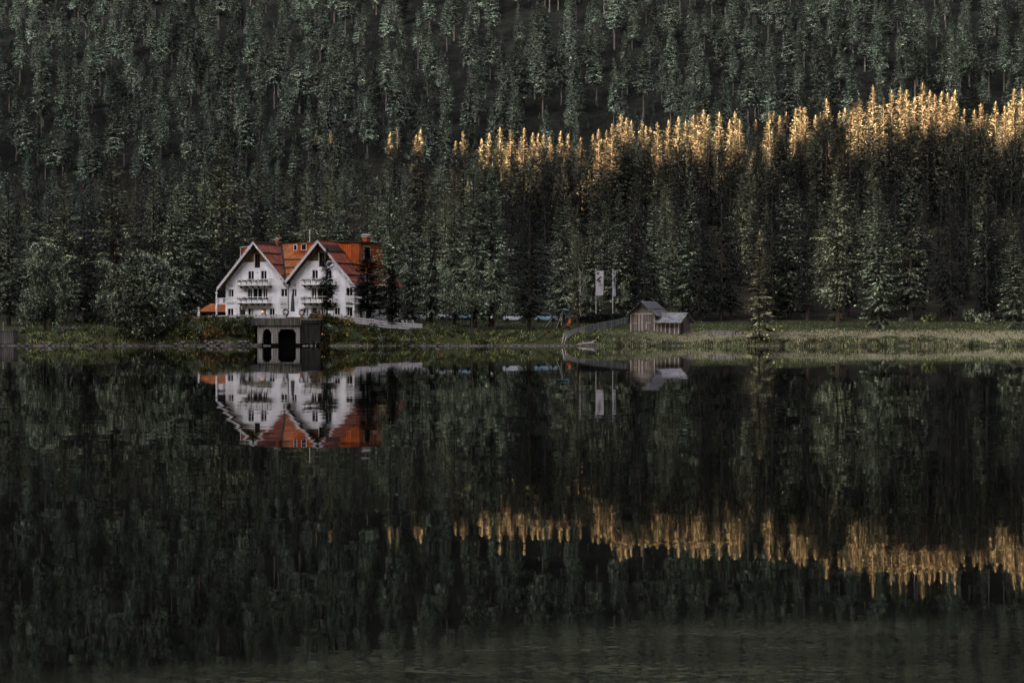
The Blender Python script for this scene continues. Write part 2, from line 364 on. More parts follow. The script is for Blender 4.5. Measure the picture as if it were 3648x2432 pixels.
# ------------------------------------------------------------------ light: sun low behind the viewer's left shoulder; it comes over the
# added unseen ridge and under an added unseen cloud, so that only a strip of tree tops catches it
EL = R(15); TE = math.tan(EL); DV = (.66, .75127); TROW = 480
DX, DY = DV
T0 = DX * 30 + DY * TROW - 750
def pos(w_, t): return (DY * w_ + DX * t, -DX * w_ + DY * t)
XR = [-110, -70, -45, -30, 0, 42, 72, 103, 128, 170]
ZLO = [64, 55.5, 52.5, 48.5, 44, 47.5, 53, 55.5, 53.5, 52]
ZHI = [50, 54, 56.5, 57, 57.5, 62, 66, 69, 70, 70]
def lift(x): return (DX * x + DY * TROW - T0) * TE
def crest(wv):
    x = (wv + DX * TROW) / DY; xc = min(170, max(-110, x)); return interp(xc, XR, ZLO) + lift(xc) + 420 * sstep(-130, 260, wv)  # rise at this end added to block sky light from behind right
def cbase(wv):
    x = (wv + DX * TROW) / DY; xc = min(170, max(-110, x)); h = interp(xc, XR, ZHI) + lift(xc)
    out = max(0, -110 - x, x - 170); return h - min(out, 60) * .8
V = []; Fc = []; wr = np.concatenate([np.arange(-1100, -500, 40), np.arange(-500, -130, 5), np.arange(-130, 900, 30)]); tr_ = [-420, -330, -240, -160, -90, -40, -15, 0, 15, 40, 90, 160, 240, 330, 420]
for a in wr:
    for t in tr_:
        h = crest(a); endf = sstep(-1100, -800, a) * (1 - .5 * sstep(500, 700, a))
        z = h * (.25 + .75 * endf) - abs(t) * (.62 + .5 * sstep(0, 300, a)) + (wob(a, t, .03) * 8 if abs(t) > 20 else 0)
        p = pos(a, T0 + t); V.append((p[0], p[1], z))
for i in range(len(wr) - 1):
    for j in range(len(tr_) - 1): Fc.append((i * len(tr_) + j, i * len(tr_) + j + 1, (i + 1) * len(tr_) + j + 1, (i + 1) * len(tr_) + j))
mat('ridge_blocker_mat', (.05, .055, .03), rough=.95, col2=(.02, .024, .014), scale=.05)
me = bpy.data.meshes.new('hills'); me.from_pydata(V, [], Fc); me.materials.append(MATS['ridge_blocker_mat']); me.update(); tag(obj('hills', me), kind='structure')  # unseen ridge added behind the camera to cut the sun from below
V = []; Fc = []; wc = list(np.arange(-900, -500, 20)) + list(np.arange(-500, -130, 4)) + list(np.arange(-130, 200, 20)); K = 28
for a in wc:
    e = math.sqrt(max(.02, 1 - ((a + 350) / 580) ** 2)); hb = 128 * e + 8; base = cbase(a); zc = base + hb
    for k in range(K):
        th = 2 * math.pi * k / K; st, ct = math.sin(th), math.cos(th)
        lump = (1 + .12 * wob(a, th * 40, .035) + .06 * wob(a, th * 90, .09)) if st > -.6 else 1
        p = pos(a, T0 + 70 * e * ct * lump); V.append((p[0], p[1], zc + hb * st * lump))
n_ = len(wc)
for i in range(n_ - 1):
    for k in range(K): Fc.append((i * K + k, i * K + (k + 1) % K, (i + 1) * K + (k + 1) % K, (i + 1) * K + k))
Fc.append(tuple(range(K))); Fc.append(tuple((n_ - 1) * K + k for k in range(K))[::-1])
mat('cloud_blocker', (.45, .45, .47), rough=1, spec=0, var=.04, scale=.02)
me = bpy.data.meshes.new('cloud_blocker'); me.from_pydata(V, [], Fc); me.materials.append(MATS['cloud_blocker']); me.polygons.foreach_set('use_smooth', [True] * len(Fc)); me.update(); tag(obj('cloud_blocker', me), kind='structure')  # unseen cloud added over the ridge to shade the hill and block sky

sd = bpy.data.lights.new('sun', 'SUN'); sd.energy = 5.0; sd.angle = R(.35); sd.color = (1, .61, .37)
so = bpy.data.objects.new('sun', sd); C.objects.link(so)
Ld = Vector((DV[0] * math.cos(EL), DV[1] * math.cos(EL), -math.sin(EL))); so.rotation_euler = Ld.to_track_quat('-Z', 'Y').to_euler(); so.location = (-200, -250, 400)
wd = bpy.data.worlds.new('World'); S.world = wd; wd.use_nodes = True
nt = wd.node_tree; bg = nt.nodes['Background']; sky = nt.nodes.new('ShaderNodeTexSky'); sky.sky_type = 'NISHITA'; sky.sun_disc = False
sky.sun_elevation = EL; sky.sun_rotation = math.atan2(-DV[0], -DV[1]); sky.air_density = .14; sky.dust_density = 10.0; sky.ozone_density = 1.2
nt.links.new(sky.outputs[0], bg.inputs[0]); bg.inputs[1].default_value = .055

# ------------------------------------------------------------------ trees
def kite(V, Fc, p, d, ln, wd_, rs, flat=.6):
    """one narrow leaf-shaped spray of needles from p along d"""
    up = np.array([rs.normal() * flat, rs.normal() * flat, 1.0]); s = np.cross(d, up); q = np.linalg.norm(s)
    if q < 1e-6: return
    s = s / q * wd_ / 2; b = len(V); mid = p + d * ln * .45
    V += [tuple(p), tuple(mid - s), tuple(p + d * ln), tuple(mid + s)]; Fc.append((b, b + 1, b + 2, b + 3))
def to_mesh(name, V, Fc, mats, mi=None):
    me = bpy.data.meshes.new(name); me.from_pydata(V, [], Fc)
    for m in mats: me.materials.append(MATS[m])
    if mi is not None: me.polygons.foreach_set('material_index', mi)
    me.update(); return me
def conifer(seed, H=25, RW=3.0, clear=.12, whorl=.8, nb=9, prof='cone', dt=35, db=-28, tl=.9, tw=.24, irr=.25, hang=.55, dens=1.2, jit=.1, flat=.35):
    """tiers of drooping branches that shorten to a point; every branch carries side sprays that hang"""
    rs = np.random.default_rng(seed); V = []; Fc = []
    z = clear * H; lean = rs.normal(size=2) * .004; lop = rs.uniform(0, 6.28)
    while z < H * .985:
        t = (z - clear * H) / (H * (1 - clear))
        if prof == 'cone': pr = (1 - t) ** .82 * min(1, .62 + t * 3.0)
        elif prof == 'spire': pr = (1 - t) ** .75 * min(1, .6 + t * 2.6)
        elif prof == 'pine': pr = math.sin(min(1, t * .97 + .16) * math.pi) ** .75 * (.45 + .55 * (1 - t))
        else: pr = (math.sin((t * .86 + .14) * math.pi)) ** .6 * (1 - .6 * t)
        pr *= 1 + irr * .5 * math.sin(z * 1.7 + seed)
        sm = .55 + .45 * (1 - t)
        for _ in range(max(4, int(nb * (1 if t < .7 else .75)))):
            a = rs.uniform(0, 2 * math.pi)
            L = max(.22, RW * pr * rs.uniform(1 - irr, 1 + irr * .6) * (1 + .14 * math.cos(a - lop)))
            an = R(db + (dt - db) * t ** 1.5 + rs.normal() * 6); ca, sa = math.cos(an), math.sin(an)
            rd = np.array([math.cos(a), math.sin(a), 0]); tg = np.array([-math.sin(a), math.cos(a), 0])
            base = np.array([lean[0] * z, lean[1] * z, z + rs.uniform(-jit, jit)])
            def P(s): return base + rd * (s * ca) + np.array([0, 0, s * sa + .11 * s * s / max(L, .6)])
            kite(V, Fc, P(0), (P(L) - P(0)) / np.linalg.norm(P(L) - P(0)), L * 1.02, .12, rs, flat)
            n = max(2, int(L / .30 * dens))
            for j in range(n):
                s = L * (.14 + .86 * (j + rs.uniform()) / n); sg = 1 if rs.uniform() < .5 else -1
                b_ = rs.uniform(.25, 1.15); d = rd * math.cos(b_) + tg * (sg * math.sin(b_)) + np.array([0, 0, sa * .5 - hang * rs.uniform(0, 1.8) * (1 - .7 * t)])
                d /= np.linalg.norm(d); kite(V, Fc, P(s), d, tl * sm * rs.uniform(.5, 1.15) * (.6 + .5 * (1 - s / L)), tw * sm * rs.uniform(.7, 1.4), rs, flat)
        z += whorl * rs.uniform(.8, 1.2) * (1 - .62 * t)
    top = np.array([lean[0] * H, lean[1] * H, H])
    for k in range(4): kite(V, Fc, top - np.array([0, 0, 1.0]), np.array([rs.normal() * .06, rs.normal() * .06, 1]), 1.1, .12, rs)
    return V, Fc
def trunk_geo(seed, H, r, n=7):
    rs = np.random.default_rng(seed); V = []; Fc = []; K = 9; b0 = rs.normal(size=2) * .05
    for k in range(K):
        t = k / (K - 1); rr = r * (1 - .93 * t) * (1.35 if k == 0 else 1)
        ox, oy = b0 * math.sin(t * 3.0) * H * .02
        z = H * .97 * t - (.8 if k == 0 else 0)
        for i in range(n):
            a = 2 * math.pi * i / n; V.append((ox + rr * math.cos(a), oy + rr * math.sin(a), z))
    for k in range(K - 1):
        for i in range(n): Fc.append((k * n + i, k * n + (i + 1) % n, (k + 1) * n + (i + 1) % n, (k + 1) * n + i))
    return V, Fc
def stubs(V, Fc, seed, H, c0, c1, n, L):
    """bare dead branches below the crown"""
    rs = np.random.default_rng(seed)
    for _ in range(n):
        z = H * rs.uniform(c0, c1); a = rs.uniform(0, 6.283); d = np.array([math.cos(a), math.sin(a), rs.uniform(-.3, .1)]); d /= np.linalg.norm(d)
        kite(V, Fc, np.array([0, 0, z]), d, L * rs.uniform(.4, 1), .08, rs); kite(V, Fc, np.array([0, 0, z]), d, L * rs.uniform(.4, 1), .08, rs)
def broadleaf(seed, H, RW, nclump, nleaf, ls=.3, low=.12, c0=.22, c1=.42, inn=.55):
    rs = np.random.default_rng(seed); V = []; Fc = []
    for c in range(nclump):
        a = rs.uniform(0, 6.283); t = rs.uniform(low, .93); rr = RW * math.sin(min(1, t * .9 + .12) * math.pi) ** .55 * rs.uniform(.2, .85)
        cc = np.array([rr * math.cos(a), rr * math.sin(a), H * t]); cr = RW * rs.uniform(c0, c1)
        for _ in range(nleaf):
            d = rs.normal(size=3); d /= np.linalg.norm(d); p = cc + d * cr * rs.uniform(inn, 1.08) * np.array([1, 1, .75])
            dd = d + rs.normal(size=3) * .7; dd /= np.linalg.norm(dd); kite(V, Fc, p, dd, ls * rs.uniform(.6, 1.4), ls * rs.uniform(.4, .8), rs)
    return V, Fc
CR = {}; TK = {}
def make(key, H, trunk_r, geo, crown_mat, bark='bark', st=None):
    V, Fc = geo; CR[key] = to_mesh('crown', V, Fc, [crown_mat]); CR[key]['H'] = H
    tv, tf = trunk_geo(len(key) * 7 + 3, H, trunk_r)
    if st: stubs(tv, tf, 5, H, *st)
    TK[key] = to_mesh('trunk', tv, tf, [bark])
    return V, Fc, tv, tf
RAW = {}
for i in range(5):
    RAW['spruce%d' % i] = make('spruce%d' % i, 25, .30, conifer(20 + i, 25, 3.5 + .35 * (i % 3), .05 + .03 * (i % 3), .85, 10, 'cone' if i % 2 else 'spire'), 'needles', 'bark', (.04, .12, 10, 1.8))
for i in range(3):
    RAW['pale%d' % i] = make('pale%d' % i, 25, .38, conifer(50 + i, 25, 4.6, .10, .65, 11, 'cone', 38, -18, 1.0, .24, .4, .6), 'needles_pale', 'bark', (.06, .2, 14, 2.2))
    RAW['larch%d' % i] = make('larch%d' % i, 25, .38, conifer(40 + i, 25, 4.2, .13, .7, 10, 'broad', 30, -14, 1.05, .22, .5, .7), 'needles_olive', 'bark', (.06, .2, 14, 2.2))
    RAW['front%d' % i] = make('front%d' % i, 25, .30, conifer(30 + i, 25, 3.7 + .3 * i, .07 + .03 * i, .8, 11, 'cone', tl=.95, tw=.28, dens=1.4), 'needles_lit', 'bark_pale', (.04, .12, 10, 1.8))
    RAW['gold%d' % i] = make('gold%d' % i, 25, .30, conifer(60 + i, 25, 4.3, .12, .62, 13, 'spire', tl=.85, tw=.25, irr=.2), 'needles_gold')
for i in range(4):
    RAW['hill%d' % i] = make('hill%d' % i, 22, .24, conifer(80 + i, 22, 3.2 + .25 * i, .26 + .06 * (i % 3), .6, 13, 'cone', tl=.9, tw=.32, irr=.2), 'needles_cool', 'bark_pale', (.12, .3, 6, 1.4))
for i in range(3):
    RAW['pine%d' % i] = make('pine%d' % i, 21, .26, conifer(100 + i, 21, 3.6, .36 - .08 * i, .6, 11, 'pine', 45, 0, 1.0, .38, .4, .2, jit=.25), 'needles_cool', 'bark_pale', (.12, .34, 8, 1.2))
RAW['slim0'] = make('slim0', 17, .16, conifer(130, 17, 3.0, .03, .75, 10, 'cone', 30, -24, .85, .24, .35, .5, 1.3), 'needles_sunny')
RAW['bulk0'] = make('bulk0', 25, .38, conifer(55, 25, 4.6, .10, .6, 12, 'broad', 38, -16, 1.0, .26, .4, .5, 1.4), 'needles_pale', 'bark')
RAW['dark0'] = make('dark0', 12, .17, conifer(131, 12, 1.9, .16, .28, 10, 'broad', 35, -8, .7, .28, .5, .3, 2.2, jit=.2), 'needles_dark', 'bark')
RAW['birch0'] = make('birch0', 13, .15, broadleaf(140, 13, 2.4, 16, 130, .34, .35), 'leaves', 'bark_pale')
RAW['lime0'] = make('lime0', 12, .3, broadleaf(141, 12, 5.4, 34, 420, .42, .16, .30, .48, .8), 'leaves', 'bark')

NAME = {'spruce': 'spruce_tree', 'larch': 'larch_tree', 'pale': 'larch_tree', 'front': 'spruce_tree', 'gold': 'spruce_tree', 'hill': 'spruce_tree', 'pine': 'pine_tree', 'slim': 'spruce_tree', 'bulk': 'larch_tree', 'dark': 'spruce_tree', 'birch': 'broadleaf_tree', 'lime': 'broadleaf_tree'}
NT = [0]; TREES = []
def tree(key, x, y, H, label, group=None, wide=1.0, zb=None, rz=None, tilt=0):
    g = ground(x, y) if zb is None else zb; h0 = CR[key]['H']; s = H / h0
    e = thing(NAME[key.rstrip('0123456789')], label, 'tree', (x, y, g - .05), random.uniform(0, 6.28) if rz is None else rz, group)
    if tilt: e.rotation_euler[1] = tilt; e.rotation_euler[2] = 0
    e.scale = (s * wide, s * wide, s); obj('crown', CR[key], e); obj('trunk', TK[key], e)
    NT[0] += 1; TREES.append((x, y)); return e
def ptree(key, px, D, topy, label, group=None, wide=1.0, **k):
    x = X(px, D); H = Z(topy, D) - ground(x, D); return tree(key, x, D, H, label, group, wide, **k)

# trees one can single out along the shore, left to right
G_LEFT = 'tall trees at the left edge of the wood'
for a in [
 ('larch0', 228, 329, 614, 'broad ragged conifer behind the open shelter on the left shore', 1.05),
 ('spruce1', 30, 331, 612, 'tall dark conifer at the far left edge behind the grey jetty', 1.1),
 ('spruce0', 118, 337, 640, 'narrow conifer squeezed between two broad ones at far left', 1.0),
 ('larch1', 400, 335, 543, 'very broad olive conifer with a flat forked top behind the round leafy tree', 1.25),
 ('spruce2', 300, 341, 640, 'dark conifer standing between the two broad olive ones at left', 1.0),
 ('larch2', 547, 340, 552, 'feathery conifer just right of the flat-topped broad one', .9),
 ('spruce3', 612, 337, 544, 'straight conifer with a bare lit trunk left of the hotel', .85),
 ('spruce1', 678, 350, 514, 'tall conifer rising above the orange-roofed pavilion', 1.05),
 ('larch2', 790, 372, 462, 'pale fuzzy conifer whose top is the higher one left above the hotel gable', 1.0),
 ('spruce4', 836, 380, 446, 'tallest pale-green spire above the left hotel gable', .95),
 ('spruce0', 921, 392, 500, 'conifer with a faint golden tip above the hotel roof valley', 1.0),
 ('spruce3', 997, 340, 607, 'thin branchy spruce directly behind the hotel roof valley', .9),
 ('larch0', 1090, 346, 610, 'drooping conifer behind the right hotel gable', .8),
 ('spruce2', 1200, 340, 660, 'dark spruce behind the chimney of the hotel', .95),
 ('bulk0', 1388, 305.5, 640, 'bulky bright-green conifer beside the right end of the hotel', .95),
 ('spruce4', 1345, 333, 625, 'narrow spruce close behind the hotel chimney', .9),
 ('spruce0', 1470, 328, 690, 'dark spruce between the hotel and the pair of large pale conifers', .95),
 ('spruce3', 1536, 335, 607, 'spruce with a slender dark spire left of the pale pair', .9),
 ('pale0', 1687, 320, 590, 'large pale-green conifer, left one of the touching pair by the lawn', 1.25),
 ('pale1', 1752, 321, 578, 'large pale-green conifer, right one of the touching pair by the lawn', 1.15),
 ('spruce1', 1620, 327, 690, 'half-hidden spruce at the left flank of the pale pair', .9),
 ('spruce2', 1886, 317, 645, 'black-looking spruce with a thick trunk on the open lawn', 1.15),
 ('spruce4', 2007, 336, 618, 'tall spruce right behind the leftmost flagpole', .95),
 ('larch1', 2056, 309, 726, 'conifer with a straight dark trunk above the sloping plank fence', .62),
 ('spruce0', 2110, 352, 650, 'spruce behind the wide flag', .9),
 ('spruce3', 2208, 347, 650, 'spruce with level layered branches right of the flags', 1.0),
 ('spruce1', 2330, 350, 640, 'layered spruce straight behind the hut roof', 1.0),
 ('spruce4', 2460, 350, 610, 'tall spruce behind the annex of the wooden hut', 1.0),
 ('spruce2', 2570, 348, 625, 'spruce standing between the hut and the slim lone spruce', 1.0),
 ('spruce0', 2811, 350, 553, 'rounded tall spruce just right of the slim lone spruce', 1.1),
 ('larch2', 2985, 324, 553, 'tall conifer with a lit bare lower trunk on the right meadow edge', .85),
 ('spruce3', 3130, 317, 629, 'open-branched spruce with a pale trunk on the right meadow edge', 1.1),
 ('spruce1', 3245, 350, 515, 'tall feathery spruce in the dark wood right of the pale-trunked spruce', 1.0),
 ('spruce4', 3386, 346, 683, 'lower spruce in the dark gap of the right-hand wood', .9),
 ('spruce2', 3516, 348, 629, 'spruce near the right edge behind the meadow', 1.0),
 ('spruce0', 3612, 319, 757, 'shorter spruce with a lit trunk at the extreme right edge', 1.1),
]:
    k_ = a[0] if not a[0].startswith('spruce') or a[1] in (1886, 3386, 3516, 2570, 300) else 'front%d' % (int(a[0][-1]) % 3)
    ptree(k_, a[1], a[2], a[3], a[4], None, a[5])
ptree('slim0', 2705, 300.6, 822, 'slim lone spruce with sunlit drooping sprays at the waterline', None, 1.15)
ptree('dark0', 1165, 302.6, 884, 'dark spindly conifer standing right in front of the right hotel gable', None, .95)
ptree('dark0', 1309, 305.0, 880, 'dark spreading conifer in front of the right end of the hotel', None, 1.7)
ptree('dark0', 1399, 302.4, 940, 'tall conifer with twin pale stems behind the white rail fence', None, 1.0)
ptree('lime0', 505, 300.5, 912, 'big round leafy tree leaning over the left shore', None, 1.0)
ptree('birch0', 372, 302, 885, 'upright leafy tree just left of the big round one', None, .8)
ptree('birch0', 596, 300.0, 1000, 'small willowy tree with a leaning pale stem right of the big round one', None, .75, tilt=-.08)
ptree('lime0', 160, 312, 880, 'dim leafy tree over the open shelter', None, .7)
for px, D, ty, wv, lab in [(1590, 305, 905, .8, 'slender leafy tree with a slanting stem, leftmost in the lawn row'), (1612, 308, 940, .75, 'slender straight-stemmed leafy tree second in the lawn row'),
                       (1645, 307, 985, .8, 'short leafy tree third from left in the lawn row'), (1680, 302.4, 880, .8, 'leafy tree with a pale forked stem down at the bank'),
                       (1706, 306, 930, .75, 'thin leafy tree just right of the pale forked stem'), (1764, 305, 900, .8, 'leafy tree with a curved leaning stem near the sand pit'), (1803, 306, 990, .8, 'small leafy tree rightmost in the lawn row')]:
    ptree('birch0', px, D, ty, lab, None, wv, tilt=random.uniform(-.03, .03))
for px, D, ty in [(2090, 346, 960), (2140, 347, 1000), (2230, 345, 980), (2010, 344, 1010), (1960, 346, 1000)]:
    ptree('birch0', px, D, ty, 'low leafy young tree in the thicket behind the flags', 'young trees behind the flags', .8)

# gold-lit tops on the first rise
GOLD = [(921, 503), (1057, 470), (1127, 466), (1176, 470), (1389, 472), (1416, 449), (1481, 480), (1498, 461), (1650, 466), (1622, 500), (1742, 472), (1780, 453), (1818, 455), (1866, 453), (1899, 472), (1918, 474), (1937, 477), (1996, 466), (2024, 477), (2067, 488), (2110, 477),
 (2132, 459), (2160, 463), (2213, 405), (2251, 428), (2289, 428), (2318, 452), (2343, 434), (2381, 425), (2416, 412), (2441, 430), (2486, 367), (2521, 407), (2562, 398), (2619, 396), (2635, 424), (2695, 425), (2741, 398), (2757, 396), (2800, 398), (2833, 385), (2852, 377), (2868, 379), (2905, 410), (2947, 350), (2990, 395), (3039, 355), (3063, 333), (3110, 302), (3147, 336),
 (3177, 322), (3207, 309), (3231, 320), (3258, 345), (3286, 293), (3310, 320), (3353, 325), (3378, 330), (3402, 320), (3435, 385), (3473, 390), (3492, 366), (3516, 405), (3546, 360), (3578, 374), (3611, 314), (3641, 314), (1715, 492), (1960, 484), (2300, 448), (2600, 425), (2775, 412), (2925, 400), (3010, 385), (3595, 365), (2180, 440), (2230, 418), (2470, 410), (2505, 390), (3330, 335), (3390, 345)]
for px, ty in GOLD:
    D = 482 + random.uniform(-12, 12) + (6 if px > 3000 else 0)
    if px < 1700: lab, gr = 'conifer with a small orange-lit tip, scattered among green tops above and right of the hotel', 'scattered orange-lit tips'
    elif px < 2105: lab, gr = 'golden sunlit conifer in the gappy lower-left stretch of the bright band', 'bright band, lower-left stretch'
    elif px < 2450: lab, gr = 'golden sunlit conifer in the dense stretch of the bright band above flags and hut', 'bright band, stretch above the hut'
    elif px < 2720: lab, gr = 'golden sunlit conifer in the bright band above the slim lone spruce', 'bright band, stretch above the lone spruce'
    elif px < 3020: lab, gr = 'golden sunlit conifer in the climbing stretch of the bright band, right of centre', 'bright band, climbing stretch'
    elif px < 3420: lab, gr = 'golden sunlit conifer in the highest dense stretch of the bright band', 'bright band, highest stretch'
    else: lab, gr = 'golden sunlit conifer in the thin last stretch of the bright band by the right edge', 'bright band, last stretch'
    k = 'gold%d' % random.randrange(3) if px > 1700 or random.random() < .6 else 'spruce%d' % random.randrange(5)
    ptree(k, px, D, ty, lab, gr, random.uniform(.85, 1.15) * (1.25 if px in (2213, 2486) else 1))
# second row of the band, filling its gaps a little lower down
for px in np.arange(1735, 3648, 27):
    i = int(np.argmin([abs(g[0] - px) for g in GOLD])); D = 470 + random.uniform(-6, 6)
    if random.random() < .25: continue
    lab, gr = ('dark shaded spruce standing just below the right half of the bright band', 'dark spruces below the band, right half') if px > 2720 else ('dark shaded spruce standing just below the left half of the bright band', 'dark spruces below the band, left half')
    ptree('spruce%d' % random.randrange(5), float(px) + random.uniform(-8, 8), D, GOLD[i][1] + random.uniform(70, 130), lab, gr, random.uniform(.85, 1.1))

# the dark front wood between lawn and band
ENV = ([0, 300, 600, 780, 1000, 1300, 1500, 1800, 2200, 2600, 3000, 3300, 3648], [650, 650, 610, 500, 540, 610, 640, 660, 640, 590, 560, 555, 570])
def zone(px):
    if px < 460: return 'dark spruce packed in the wood behind the far left shore', 'spruces behind the left shore'
    if px < 760: return 'dark spruce packed in the wood left of the hotel', 'spruces left of the hotel'
    if px < 1330: return 'dark spruce packed in the wood behind the hotel roofs', 'spruces behind the hotel'
    if px < 1900: return 'dark spruce packed in the wood behind the lawn trees', 'spruces behind the lawn'
    if px < 2500: return 'dark spruce packed in the wood behind flags and hut', 'spruces behind flags and hut'
    if px < 3050: return 'dark spruce packed in the wood behind the slim lone spruce', 'spruces behind the lone spruce'
    return 'dark spruce packed in the shadowed wood along the right meadow', 'spruces behind the right meadow'
rest = []
cand = []
y = 347.0
while y < 462:
    xw = .268 * y + 6; x = -xw
    while x < xw:
        cand.append((x + random.uniform(-3, 3), y + random.uniform(-3, 3))); x += 9.6
    y += 9.2
EXPL = list(TREES)
for x, y in cand:
    if any((x - a) ** 2 + (y - b) ** 2 < 9 for a, b in EXPL): continue
    px = CX + x / y * F; g = ground(x, y)
    H = min(random.uniform(17, 27), Z(interp(px, *ENV) + random.uniform(0, 150), y) - g)
    if H < 9: continue
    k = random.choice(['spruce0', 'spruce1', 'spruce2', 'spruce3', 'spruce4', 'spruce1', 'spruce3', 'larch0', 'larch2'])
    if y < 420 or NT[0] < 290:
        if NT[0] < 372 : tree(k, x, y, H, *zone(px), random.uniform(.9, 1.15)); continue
    rest.append((x, y, g, H, k))
print('individual trees', NT[0])

# everything further up: one object
def grow(y0, y1, dy, dx, keys, hmin, hmax, keep=lambda x, y: True):
    y = y0
    while y < y1:
        xw = .268 * y + 10; x = -xw
        while x < xw:
            xx = x + random.uniform(-.45, .45) * dx; yy = y + random.uniform(-.45, .45) * dy
            if keep(xx, yy): rest.append((xx, yy, ground(xx, yy), random.uniform(hmin, hmax), random.choice(keys)))
            x += dx
        y += dy
def keep_mid(x, y):
    px = CX + x / y * F; return px < 820 and y < 565 or y > 500
def keep_hill(x, y):
    px = CX + x / y * F; n = wob(x, y, .06)
    if 1700 < px < 2000 and 615 < y < 700: return random.random() < .62
    if 2020 < px < 2330 and 590 < y < 640: return random.random() < .75
    return n > -1.1 or random.random() < .4
HK = ['hill0', 'hill1', 'hill2', 'hill3'] * 3 + ['pine1', 'pine2']
grow(465, 500, 10, 9, ['spruce0', 'spruce1', 'spruce4', 'hill2', 'larch2'], 17, 26, lambda x, y: CX + x / y * F < 800)
grow(503, 575, 12, 10, HK + ['spruce1'], 13, 19)
grow(575, 870, 12.5, 8.0, HK, 13, 27, keep_hill)
grow(590, 850, 12, 12, HK, 2, 4)
print('trees in the wood object', len(rest))
keys = sorted(RAW); kidx = {k: i for i, k in enumerate(keys)}
protos = {}
for k in keys:
    if not any(r[4] == k for r in rest): continue
    V, Fc, tv, tf = RAW[k]; o = len(V)
    m0 = CR[k].materials[0].name; m1 = TK[k].materials[0].name
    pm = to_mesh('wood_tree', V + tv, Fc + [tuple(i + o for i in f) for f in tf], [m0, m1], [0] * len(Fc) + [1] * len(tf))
    protos[k] = bpy.data.objects.new('wood_tree', pm)
pts = bpy.data.meshes.new('forest'); pts.from_pydata([(r[0], r[1], r[2] - .1) for r in rest], [], [])
at = pts.attributes.new('kind_id', 'INT', 'POINT'); at.data.foreach_set('value', [kidx[r[4]] for r in rest])
at = pts.attributes.new('size', 'FLOAT_VECTOR', 'POINT')
sz = []
for r in rest:
    s = r[3] / CR[r[4]]['H']; wv = s * random.uniform(.85, 1.2); sz += [wv, wv, s]
at.data.foreach_set('vector', sz)
at = pts.attributes.new('turn', 'FLOAT_VECTOR', 'POINT'); at.data.foreach_set('vector', sum([[0, 0, random.uniform(0, 6.28)] for r in rest], []))
fo = obj('forest', pts); tag(fo, 'dense conifer forest covering the whole mountainside above the bright band', 'forest', kind='stuff')
ng = bpy.data.node_groups.new('forest', 'GeometryNodeTree')
ng.interface.new_socket('Geometry', in_out='INPUT', socket_type='NodeSocketGeometry'); ng.interface.new_socket('Geometry', in_out='OUTPUT', socket_type='NodeSocketGeometry')
gi = ng.nodes.new('NodeGroupInput'); go = ng.nodes.new('NodeGroupOutput'); jn = ng.nodes.new('GeometryNodeJoinGeometry')
def named(nm, ty):
    q = ng.nodes.new('GeometryNodeInputNamedAttribute'); q.data_type = ty; q.inputs['Name'].default_value = nm; return q.outputs[0]
na, ns_, nr = named('kind_id', 'INT'), named('size', 'FLOAT_VECTOR'), named('turn', 'FLOAT_VECTOR')
for k, po in protos.items():
    oi = ng.nodes.new('GeometryNodeObjectInfo'); oi.inputs['Object'].default_value = po; oi.inputs['As Instance'].default_value = True
    cm = ng.nodes.new('FunctionNodeCompare'); cm.data_type = 'INT'; cm.operation = 'EQUAL'
    ia = [s for s in cm.inputs if s.type == 'INT']; ng.links.new(na, ia[0]); ia[1].default_value = kidx[k]
    ip = ng.nodes.new('GeometryNodeInstanceOnPoints')
    ng.links.new(gi.outputs[0], ip.inputs['Points']); ng.links.new(cm.outputs[0], ip.inputs['Selection']); ng.links.new(oi.outputs['Geometry'], ip.inputs['Instance'])
    ng.links.new(nr, ip.inputs['Rotation']); ng.links.new(ns_, ip.inputs['Scale']); ng.links.new(ip.outputs[0], jn.inputs[0])
ng.links.new(jn.outputs[0], go.inputs[0])
fo.modifiers.new('forest', 'NODES').node_group = ng

# ------------------------------------------------------------------ the hotel
HZ = 4.64
hotel = thing('hotel_building', 'white twin-gabled hotel with red tiled roofs and white balconies on the far shore', 'hotel', (-36.9, 316, HZ), R(-27))
TAN = 1.04
def facade(m, fr, u0, u1, z0, top, holes, depth=.2, extra=()):
    """wall in the frame fr(u, v, z) with real openings: holes = (u0, u1, z0, z1)"""
    us = sorted(set([u0, u1] + list(extra) + [h[0] for h in holes] + [h[1] for h in holes]))
    for a, b in zip(us[:-1], us[1:]):
        mid = (a + b) / 2; hs = sorted([h for h in holes if h[0] <= mid <= h[1]], key=lambda h: h[2]); z = z0
        for h in hs:
            m.poly([fr(a, 0, z), fr(b, 0, z), fr(b, 0, h[2]), fr(a, 0, h[2])]); z = h[3]
        m.poly([fr(a, 0, z), fr(b, 0, z), fr(b, 0, top(b)), fr(a, 0, top(a))])
    for a, b, c, d in holes:
        m.poly([fr(a, 0, c), fr(a, depth, c), fr(a, depth, d), fr(a, 0, d)]); m.poly([fr(b, 0, c), fr(b, 0, d), fr(b, depth, d), fr(b, depth, c)])
        m.poly([fr(a, 0, c), fr(b, 0, c), fr(b, depth, c), fr(a, depth, c)]); m.poly([fr(a, 0, d), fr(a, depth, d), fr(b, depth, d), fr(b, 0, d)])
def fbox(m, fr, u0, u1, v0, v1, z0, z1, mi=0):
    m.hexa([fr(u0, v0, z0), fr(u1, v0, z0), fr(u1, v1, z0), fr(u0, v1, z0), fr(u0, v0, z1), fr(u1, v0, z1), fr(u1, v1, z1), fr(u0, v1, z1)], mi)
